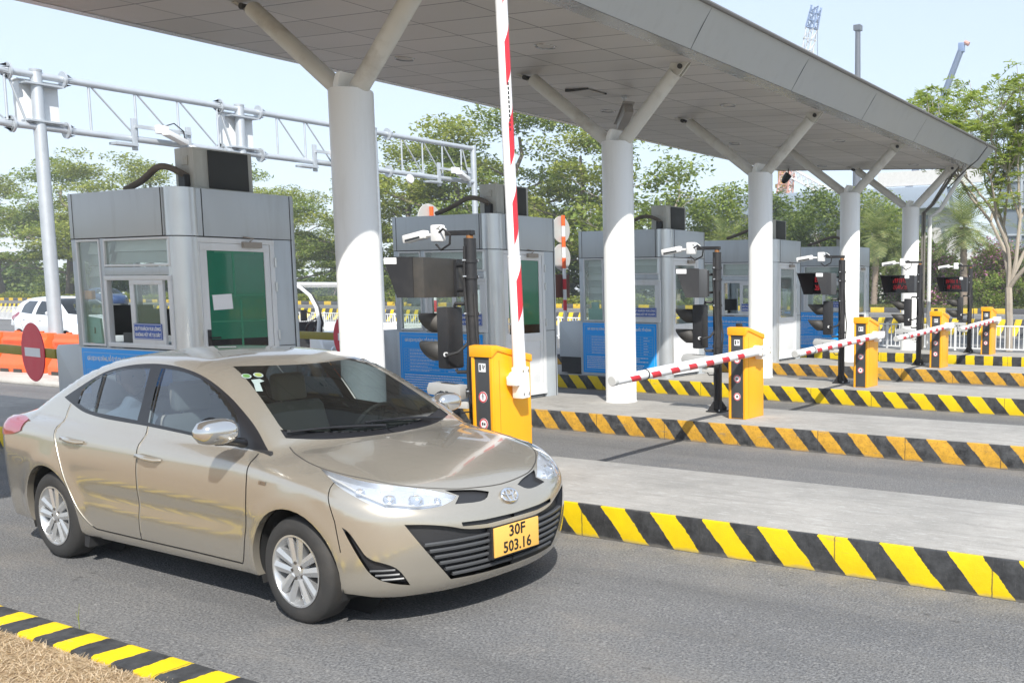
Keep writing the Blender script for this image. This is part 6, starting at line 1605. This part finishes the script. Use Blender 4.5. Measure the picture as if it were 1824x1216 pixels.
def palm(h, seed, fl=2.9, nf=46):
    rng = np.random.default_rng(seed); r = empty('palm_tree'); m = MB(); n = 16; pts = []; rs = []
    for i in range(n*2+1):
        t = i/(n*2); pts.append((.12*math.sin(t*2), .08*t, -.1+(h+.1)*t)); rs.append((.24 if i % 2 else .20)*(1-.18*t)+(.05 if t > .9 else 0))
    m.tube(pts, rs, 12); m.build('trunk', M['bark_palm'], r, fix=False)
    V = []; F_ = []
    for k in range(nf):
        a = k*2.39996+rng.uniform(-.2, .2); el = R(82)-R(118)*(k/nf)**.85; L = fl*rng.uniform(.8, 1.12)*(1 if el > -.3 else .8); st = 22
        p = np.array((.14, .08, h)); d = np.array((math.cos(a)*math.cos(el), math.sin(a)*math.cos(el), math.sin(el))); q = []
        for i in range(st+1):
            q.append((p.copy(), d.copy())); p = p+d*L/st; d = d+np.array((0, 0, -.062)); d /= np.linalg.norm(d)
        for i in range(2, st):
            p, d = q[i]; s = np.cross(d, (0, 0, 1.0)); s /= np.linalg.norm(s)+1e-6; u = np.cross(s, d); t = i/st
            ll = L*.25*math.sin(math.pi*(.12+.86*t))**.7
            for sg in (-1, 1):
                tip = p+(s*sg*.80+d*.62+u*(.18-.3*rng.random()))*ll; wv = d*.035
                b = len(V); V += [p-wv, p+wv, tip+wv*.3, tip-wv*.3]; F_.append((b, b+1, b+2, b+3))
        for i in range(0, st, 2):
            p0, d0 = q[i]; p1 = q[min(st, i+2)][0]; s = np.cross(d0, (0, 0, 1.0)); s /= np.linalg.norm(s)+1e-6; wv = s*.02*(1-i/st)+s*.004
            b = len(V); V += [p0-wv, p0+wv, p1+wv*.8, p1-wv*.8]; F_.append((b, b+1, b+2, b+3))
    mesh_np('crown', np.array(V), np.array(F_), M['leaf_palm'], r)
    V = []; F_ = []
    for k in range(70):      # dry old leaf bases hanging under the crown
        a = rng.uniform(0, 6.28); z = h-rng.uniform(0, .9); p = np.array((.12+.2*math.cos(a), .08+.2*math.sin(a), z)); d = np.array((math.cos(a)*.5, math.sin(a)*.5, rng.uniform(-.9, .3)))*rng.uniform(.25, .6); s = np.array((-math.sin(a), math.cos(a), 0))*.035
        b = len(V); V += [p-s, p+s, p+d+s*.4, p+d-s*.4]; F_.append((b, b+1, b+2, b+3))
    mesh_np('dry_skirt', np.array(V), np.array(F_), leafmat('dry_palm_skirt', [(.20, .12, .04), (.30, .18, .06), (.36, .22, .08)], .15), r); return r
GZ = .26
PROT = {}
def place(kind, proto, x, y, sc, rz, label, group, cat='tree', sz=None):
    used = PROT.get(kind)
    o = proto if not used else copy_tree(proto)
    PROT[kind] = True
    o.location = (x, y, GZ); o.rotation_euler = (0, 0, rz); o.scale = (sc, sc, sz or sc); tag(o, label, cat, group); return o
A1_ = layered_tree(10, 9.5, 1, 'leaf_yellow'); A2_ = layered_tree(10, 9.0, 2, 'leaf_mid'); A3_ = layered_tree(10, 8.2, 3, 'leaf_yellow', nclump=70)
C1_ = layered_tree(10, 8.0, 4, 'leaf_mid', nclump=75, per=46, ln=.34, flat=.5, base=.35, cr=1.1, barkm='bark_pale', trunk_r=.17)
B1_ = bushy(8, 7.5, 5, 'leaf_dark', 9000, .28, 'bushy_tree'); B2_ = bushy(8, 7, 6, 'leaf_mid', 8000, .28, 'bushy_tree')
PA_ = palm(4.6, 7); PB_ = palm(3.6, 8, 2.6, 38)
S1_ = bushy(4.2, 4.2, 9, 'leaf_mid', 4200, .20, 'flowering_shrub', .42, False); S2_ = bushy(2.2, 2.6, 10, 'leaf_mid', 1600, .18, 'round_shrub', 0, False)
TR = [ # kind, proto, x, y, scale(=height/10), label
 ('A1', A1_, -143, 60, 1.75, 'yellow-green layered tree at the left edge of the photo'), ('A2', A2_, -131, 62, 1.78, 'tall layered tree just left of the gantry post'),
 ('A3', A3_, -121, 60, 1.75, 'layered tree between gantry post and nearest booth'), ('A1', A1_, -110, 61, 1.72, 'broad yellow-green tree showing above the left end of the nearest booth'),
 ('A2', A2_, -100, 63, 1.62, 'tree behind the nearest air conditioner hose'), ('A3', A3_, -91.5, 62, 1.30, 'tree whose top shows right of the nearest air conditioner'),
 ('A1', A1_, -83.5, 60, 1.22, 'layered tree between the nearest booth and the nearest column'), ('A2', A2_, -76, 61, 1.25, 'tree partly behind the nearest column'),
 ('A3', A3_, -68.5, 61, 1.62, 'tall yellow-green tree right of the nearest column behind the gantry end'), ('A1', A1_, -60.5, 60, 1.78, 'big layered tree behind the second booth'),
 ('A2', A2_, -53, 61, 1.84, 'big dark layered tree right of the raised boom'), ('A3', A3_, -47, 62, 1.58, 'layered tree just left of the second column'),
 ('C1', C1_, -41.5, 60, 1.52, 'sparse tree with pale branches right of the second column'), ('C1', C1_, -36.5, 61, 1.25, 'thin sparse tree above the third booth')]
for i, (kd, pr, x, y, sc, lb) in enumerate(TR): place(kd, pr, x, y, sc, i*1.7, lb, 'trees along the far roadside')
for i, (kd, pr, x, y, sc, lb) in enumerate([('B2', B2_, -33.5, 63, 1.22, 'mid green bushy tree left of the third column'), ('B1', B1_, -25.0, 62, 1.14, 'dense dark tree between third and fourth columns'),
    ('B2', B2_, -21.2, 64, 1.12, 'bushy tree just left of the fourth column'), ('B1', B1_, -28.5, 66, 1.12, 'dark tree behind the third column')]):
    place(kd, pr, x, y, sc, i*1.3, lb, 'bushy trees along the far roadside')
for i, (kd, pr, x, y, sc, lb) in enumerate([('PA', PA_, -18.6, 59.5, 1.12, 'date palm between the fourth and last columns'), ('PB', PB_, -16.3, 60.5, 1.12, 'smaller palm close to the last column'), ('PA', PA_, -30.6, 59, 1.0, 'palm left of the third column'),
    ('PB', PB_, -27.2, 60, 1.05, 'palm right of the third column'), ('PA', PA_, -12.0, 60, 1.22, 'palm with a bare trunk right of the last column'), ('PB', PB_, -7.0, 60.5, 1.1, 'palm at the right edge of the photo'), ('PB', PB_, -118, 57.5, .8, 'low palm left of the nearest booth')]):
    place(kd, pr, x, y, sc, i*2.1, lb, 'palms along the far roadside', 'palm')
for i, (x, y, sc, lb) in enumerate([(-14.6, 61.5, 1.0, 'pink flowering shrub beside the last column'), (-11.0, 63, 1.12, 'pink flowering shrub behind the bare palm trunk'), (-8.2, 61.5, 1.05, 'pink flowering shrub right of the near tree trunk'), (-5.2, 62, 1.1, 'pink flowering shrub at the right edge of the photo'), (-17.5, 64, .95, 'pink flowering shrub behind the date palm')]):
    place('S1', S1_, x, y, sc, i*1.1, lb, 'pink flowering shrubs', 'shrub')
for i, (x, y, sc, lb) in enumerate([(-9.6, 57.6, 1.1, 'round green shrub left of the near tree trunk'), (-7.3, 58, 1.0, 'round green shrub right of the near tree trunk'), (-74.5, 57, 1.2, 'round clipped shrub left of the nearest column'), (-66.2, 57.2, 1.25, 'round shrub between nearest column and second booth'), (-46.5, 57.3, 1.2, 'round shrub right of the second booth'), (-126, 57.5, 1.3, 'round shrub beyond the white hatchback')]):
    place('S2', S2_, x, y, sc, i*1.9, lb, 'round shrubs on the verge', 'shrub')
# dense understorey far behind the first row: reads as one mass
rng = np.random.default_rng(21)
n = 60000; x = rng.uniform(-190, 20, n); hh = 3.2+1.6*np.sin(x*.21)+1.2*np.sin(x*.53+1)+rng.uniform(0, 1.5, n); z = rng.uniform(0, 1, n)**.8*hh; y = 74+rng.normal(size=n)*1.4
V, F_ = leaf_cards(np.stack([x, y, z+GZ], -1), .75, .42, up=.3, rng=rng); o = mesh_np('thicket', V, F_, M['leaf_dark']); tag(o, 'dense dark green thicket filling the gaps behind the roadside trees', 'thicket', kind='stuff')
n = 26000; x = rng.uniform(-150, 12, n); keep = ~((x > -20) & (x < 20)); x = np.where(keep, x, x-60); z = .18+rng.uniform(0, 1, n)*(.62+.18*np.sin(x*.8)+.1*np.sin(x*2.3)); y = 56.4+rng.normal(size=n)*.32
V, F_ = leaf_cards(np.stack([x, y, z+.1], -1), .22, .13, up=.5, rng=rng); o = mesh_np('hedge', V, F_, M['leaf_yellow']); tag(o, 'low yellow-green hedge along the far kerb', 'hedge', kind='stuff')
n = 16000; x = rng.uniform(-24, 14, n); y = rng.uniform(55.9, 64, n); 
V, F_ = leaf_cards(np.stack([x, y, np.full(n, GZ+.06)+rng.uniform(0, .16, n)], -1), .24, .06, up=.0, rng=rng); o = mesh_np('verge_grass', V, F_, leafmat('patchy_grass', [(.08, .11, .03), (.14, .16, .05), (.26, .21, .09)], .3)); tag(o, 'patchy grass on the far verge at right', 'grass', kind='stuff')

# ---- the near tree by the railing at right, with feathery leaves on bare pale limbs
def near_tree():
    rng = np.random.default_rng(33); r = empty('feathery_tree', (1.28, 20.2, 0), 0, 'young pale-barked tree with feathery leaf tufts by the railing at right', 'tree')
    m = MB(); limb(m, (0, 0, -.1), (-.05, 0, 1.75), .115, .10, rng, .02, 6)
    ends = []
    def grow(p, d, L, rad, depth):
        e = p+d*L; pts = limb(m, p, e, rad, rad*.62, rng, .06, 5)
        if depth == 0 or rad < .006: ends.append((e, d)); return
        k = 2 if rng.random() < .62 else 3
        for j in range(k):
            nd = d+rng.normal(size=3)*.42; nd[2] = max(nd[2], .08)+.16; nd /= np.linalg.norm(nd); grow(e, nd, L*rng.uniform(.60, .88), rad*.62, depth-1)
        for q_ in (2, 4):
            if rng.random() < .8 and depth < 4: ends.append((np.array(pts[q_]), d))
    for d in ((-.35, .1, 1.1), (.12, .2, 1.2), (.80, -.1, .85), (-.15, -.35, 1.15), (.35, .5, 1.0), (-.2, .4, .9)):
        d = np.array(d); d /= np.linalg.norm(d); grow(np.array((-.05, 0, 1.72)), d, 1.95, .068, 4)
    m.build('trunk', M['bark_pale'], r, fix=False)
    V = []; F_ = []
    for e, d in ends:
        for q in range(int(rng.integers(3, 7))):
            a = rng.uniform(0, 6.28); el = rng.uniform(-.5, .6); ax = np.array((math.cos(a)*math.cos(el), math.sin(a)*math.cos(el), math.sin(el))); L = rng.uniform(.28, .50); p = e.copy(); s = np.cross(ax, (0, 0, 1.)); s /= np.linalg.norm(s)
            for i in range(9):
                t = i/8; p = e+ax*L*t+np.array((0, 0, -.28*L*t*t))
                ll = L*.36*math.sin(math.pi*(.15+.75*t))
                for sg in (-1, 1):
                    tip = p+s*sg*ll+ax*ll*.45+np.array((0, 0, ll*rng.uniform(-.6, .5))); wv = ax*.022
                    b = len(V); V += [p-wv, p+wv, tip+wv*.6, tip-wv*.6]; F_.append((b, b+1, b+2, b+3))
    mesh_np('crown', np.array(V), np.array(F_), M['leaf_fresh'], r)
near_tree()
# ---- dry straw lawn at the near kerb
rng = np.random.default_rng(5); n = 42000
x = rng.uniform(.9, 5.6, n); y = -4.24-np.abs(rng.normal(size=n))**1.2*.42; a = rng.uniform(0, 6.28, n); L = rng.uniform(.018, .055, n); el = rng.uniform(0, .72, n)**1.9
z = np.full(n, .03); p = np.stack([x, y, z+rng.uniform(0, .012, n)], -1); d = np.stack([np.cos(a)*np.cos(el), np.sin(a)*np.cos(el), np.sin(el)], -1); s = np.stack([-np.sin(a), np.cos(a), np.zeros(n)], -1)*.0022
tip = p+d*L[:, None]; V = np.stack([p-s, p+s, tip+s*.25, tip-s*.25], 1).reshape(-1, 3)
o = mesh_np('dry_grass', V, np.arange(4*n).reshape(n, 4), leafmat('straw', [(.40, .28, .17), (.56, .42, .27), (.66, .53, .37), (.74, .62, .46)], .25)); tag(o, 'dry straw-coloured lawn along the near kerb', 'grass', kind='stuff')
m = MB(); 
for k, (gx, gy, hgt) in enumerate(((2.60, -4.02, .17), (2.61, -4.025, .12))): m.tube([(gx, gy, 0), (gx+.004, gy, hgt*.6), (gx+.02*(1-2*k), gy, hgt)], [.002, .0016, .0006], 5)
o = m.build('grass_stalk', M['leaf_yellow']); tag(o, 'single thin grass stalk sprouting from the near kerb joint', 'weed')

# ------------------------------------------------------------------ far cranes and buildings
M['crane_white'] = pm('crane_white', (.62, .60, .58), .5); M['crane_red'] = pm('crane_faded_red', (.55, .28, .22), .5); M['crane_blue'] = pm('crane_blue', (.18, .25, .40), .5); M['crane_dark'] = pm('crane_dark_grey', (.10, .11, .13), .5)
M['crane_yellow'] = pm('crane_yellow', (.62, .36, .06), .5)
def lattice(m, a, b, wd, n, r_=.10):
    a = Vector(a); b = Vector(b); t = (b-a).normalized(); u = t.cross(Vector((0, 1, 0))).normalized(); v = t.cross(u)
    off = [u*sx*wd/2+v*sy*wd/2 for sx, sy in ((-1, -1), (1, -1), (1, 1), (-1, 1))]
    for o in off: m.cyl(a+o, b+o*.8, r_, n=5)
    for i in range(n):
        p = a+(b-a)*i/n; q = a+(b-a)*(i+1)/n
        for j in range(4):
            m.cyl(p+off[j], q+off[(j+1) % 4], r_*.55, n=4); m.cyl(p+off[j], p+off[(j+1) % 4], r_*.55, n=4)
r = empty('lattice_crane', (-73.5, 150, 0), 0, 'tall red and white lattice crane boom with a blue tip above the canopy', 'crane')
m = MB(); lattice(m, (0, 0, 8), (2.2, 0, 26), 2.0, 10); m.build('lower_boom', M['crane_white'], r)
m = MB(); lattice(m, (2.2, 0, 26), (6.4, 0, 46), 1.7, 11); m.build('boom', M['crane_white'], r); m = MB(); lattice(m, (1.2, 0, 18), (1.9, 0, 23), 2.1, 3, .16); m.build('red_section', M['crane_red'], r)
m = MB(); lattice(m, (6.4, 0, 46), (7.3, 0, 49.5), 1.5, 3, .16); m.build('tip', M['crane_blue'], r); m = MB(); m.cyl((7.5, 0, 49), (7.6, 0, 30), .05, n=5); m.build('hoist_cable', M['crane_dark'], r)
m = MB(); lattice(m, (2, 0, 22), (16, 0, 14.5), 1.5, 12, .13); m.build('jib', M['crane_white'], r)
r = empty('telescopic_crane', (-58.4, 150, 0), 0, 'dark vertical telescopic crane boom above the canopy', 'crane')
MB().cyl((0, 0, 6), (0, 0, 36), .75, .65, 12).build('outer_boom', M['crane_dark'], r); MB().cyl((0, 0, 36), (-.05, 0, 44.6), .5, .45, 12).build('inner_boom', M['crane_dark'], r); MB().cyl((0, 0, 35.6), (0, 0, 36.4), .9, n=12).build('collar', M['crane_yellow'], r); MB().cbox((-.05, 0, 45), (1.2, 1.2, .9)).build('head', M['crane_dark'], r)
r = empty('telescopic_crane', (-50, 150, 0), 0, 'slanted blue-grey crane boom behind the near feathery tree', 'crane')
MB().cyl((-3, 0, 8), (9.5, 0, 39.4), .62, .50, 10).build('boom', pm('crane_slate', (.14, .18, .26), .5), r); m = MB(); m.cbox((9.6, 0, 39.8), (1.0, .9, 1.5)); m.build('head', M['crane_blue'], r, bev=.2); MB().cyl((10.1, 0, 40.6), (10.8, 0, 40.2), .35, n=8).build('hook_block', M['crane_red'], r)
r = empty('tower_mast', (-73.6, 152, 0), 0, 'yellow crane mast showing under the canopy beside the third column', 'crane')
MB().cyl((0, 0, 4), (0, 0, 25), 1.05, 1.0, 14).build('mast', M['crane_yellow'], r); MB().cyl((0, 0, 19.4), (0, 0, 20), 1.5, n=14).build('collar', M['crane_yellow'], r)
M['bld_blue'] = pm('blue_grey_roofing', (.28, .33, .40), .6, var=.06); M['bld_wall'] = pm('pale_wall', (.50, .48, .45), .7); M['bld_glass'] = pm('facade_glass', (.16, .19, .22), .25)
r = empty('terminal_building', (-48, 131, 0), 0, 'long terminal building with a blue-grey roof beyond the trees', 'building')
MB().box(-26, 12, -6, 6, 0, 12.4).build('wall', M['bld_wall'], r); MB().box(-28, 14, -8, 7, 12.4, 15.4).build('roof', M['bld_blue'], r, bev=.2)
for k in range(12): MB().box(-24+3*k, -22+3*k, -6.1, -6.003, 9, 11.6).build('window', M['bld_glass'], r, smooth=False)
MB().box(4, 19, -7.5, -7.0, 15.6, 17.6).build('white_beam', M['crane_white'], r)
r = empty('glass_building', (-13, 104, 0), 0, 'grey glass and steel building behind the near feathery tree', 'building')
MB().box(-8.5, 14, 0, 12, 0, 15.5).build('wall', M['bld_glass'], r)
for k in range(9): MB().box(-8.6+2.6*k, -8.35+2.6*k, -.30, -.003, 0, 15.6).build('mullion', M['galv'], r)
for k in range(5): MB().box(-8.6, 14, -.25, -.004, 3*k+1.4, 3*k+1.6).build('transom', M['galv'], r)
r = empty('white_pavilion', (-15, 86, 0), 0, 'low white building with dark windows behind the flowering shrubs', 'building')
MB().box(-9, 9, 0, 6, 0, 5).build('wall', M['crane_white'], r)
for k in range(5): MB().box(-8+3.3*k, -6.4+3.3*k, -.06, -.003, 1.6, 3.8).build('window', M['bld_glass'], r, smooth=False)

# ------------------------------------------------------------------ thin haze over everything
hz_m = bpy.data.materials.new('haze'); hz_m.use_nodes = True; t = hz_m.node_tree; t.nodes.clear()
o_ = N(t, 'ShaderNodeOutputMaterial'); pv = N(t, 'ShaderNodeVolumePrincipled'); pv.inputs['Color'].default_value = (.90, .94, 1, 1); pv.inputs['Density'].default_value = .0008
t.links.new(pv.outputs[0], o_.inputs['Volume'])
o = MB().box(-360, 240, -70, 260, -1.8, 60).build('haze', hz_m, smooth=False); o['kind'] = 'stuff'; tag(o, 'thin pale haze over the whole place', 'haze')
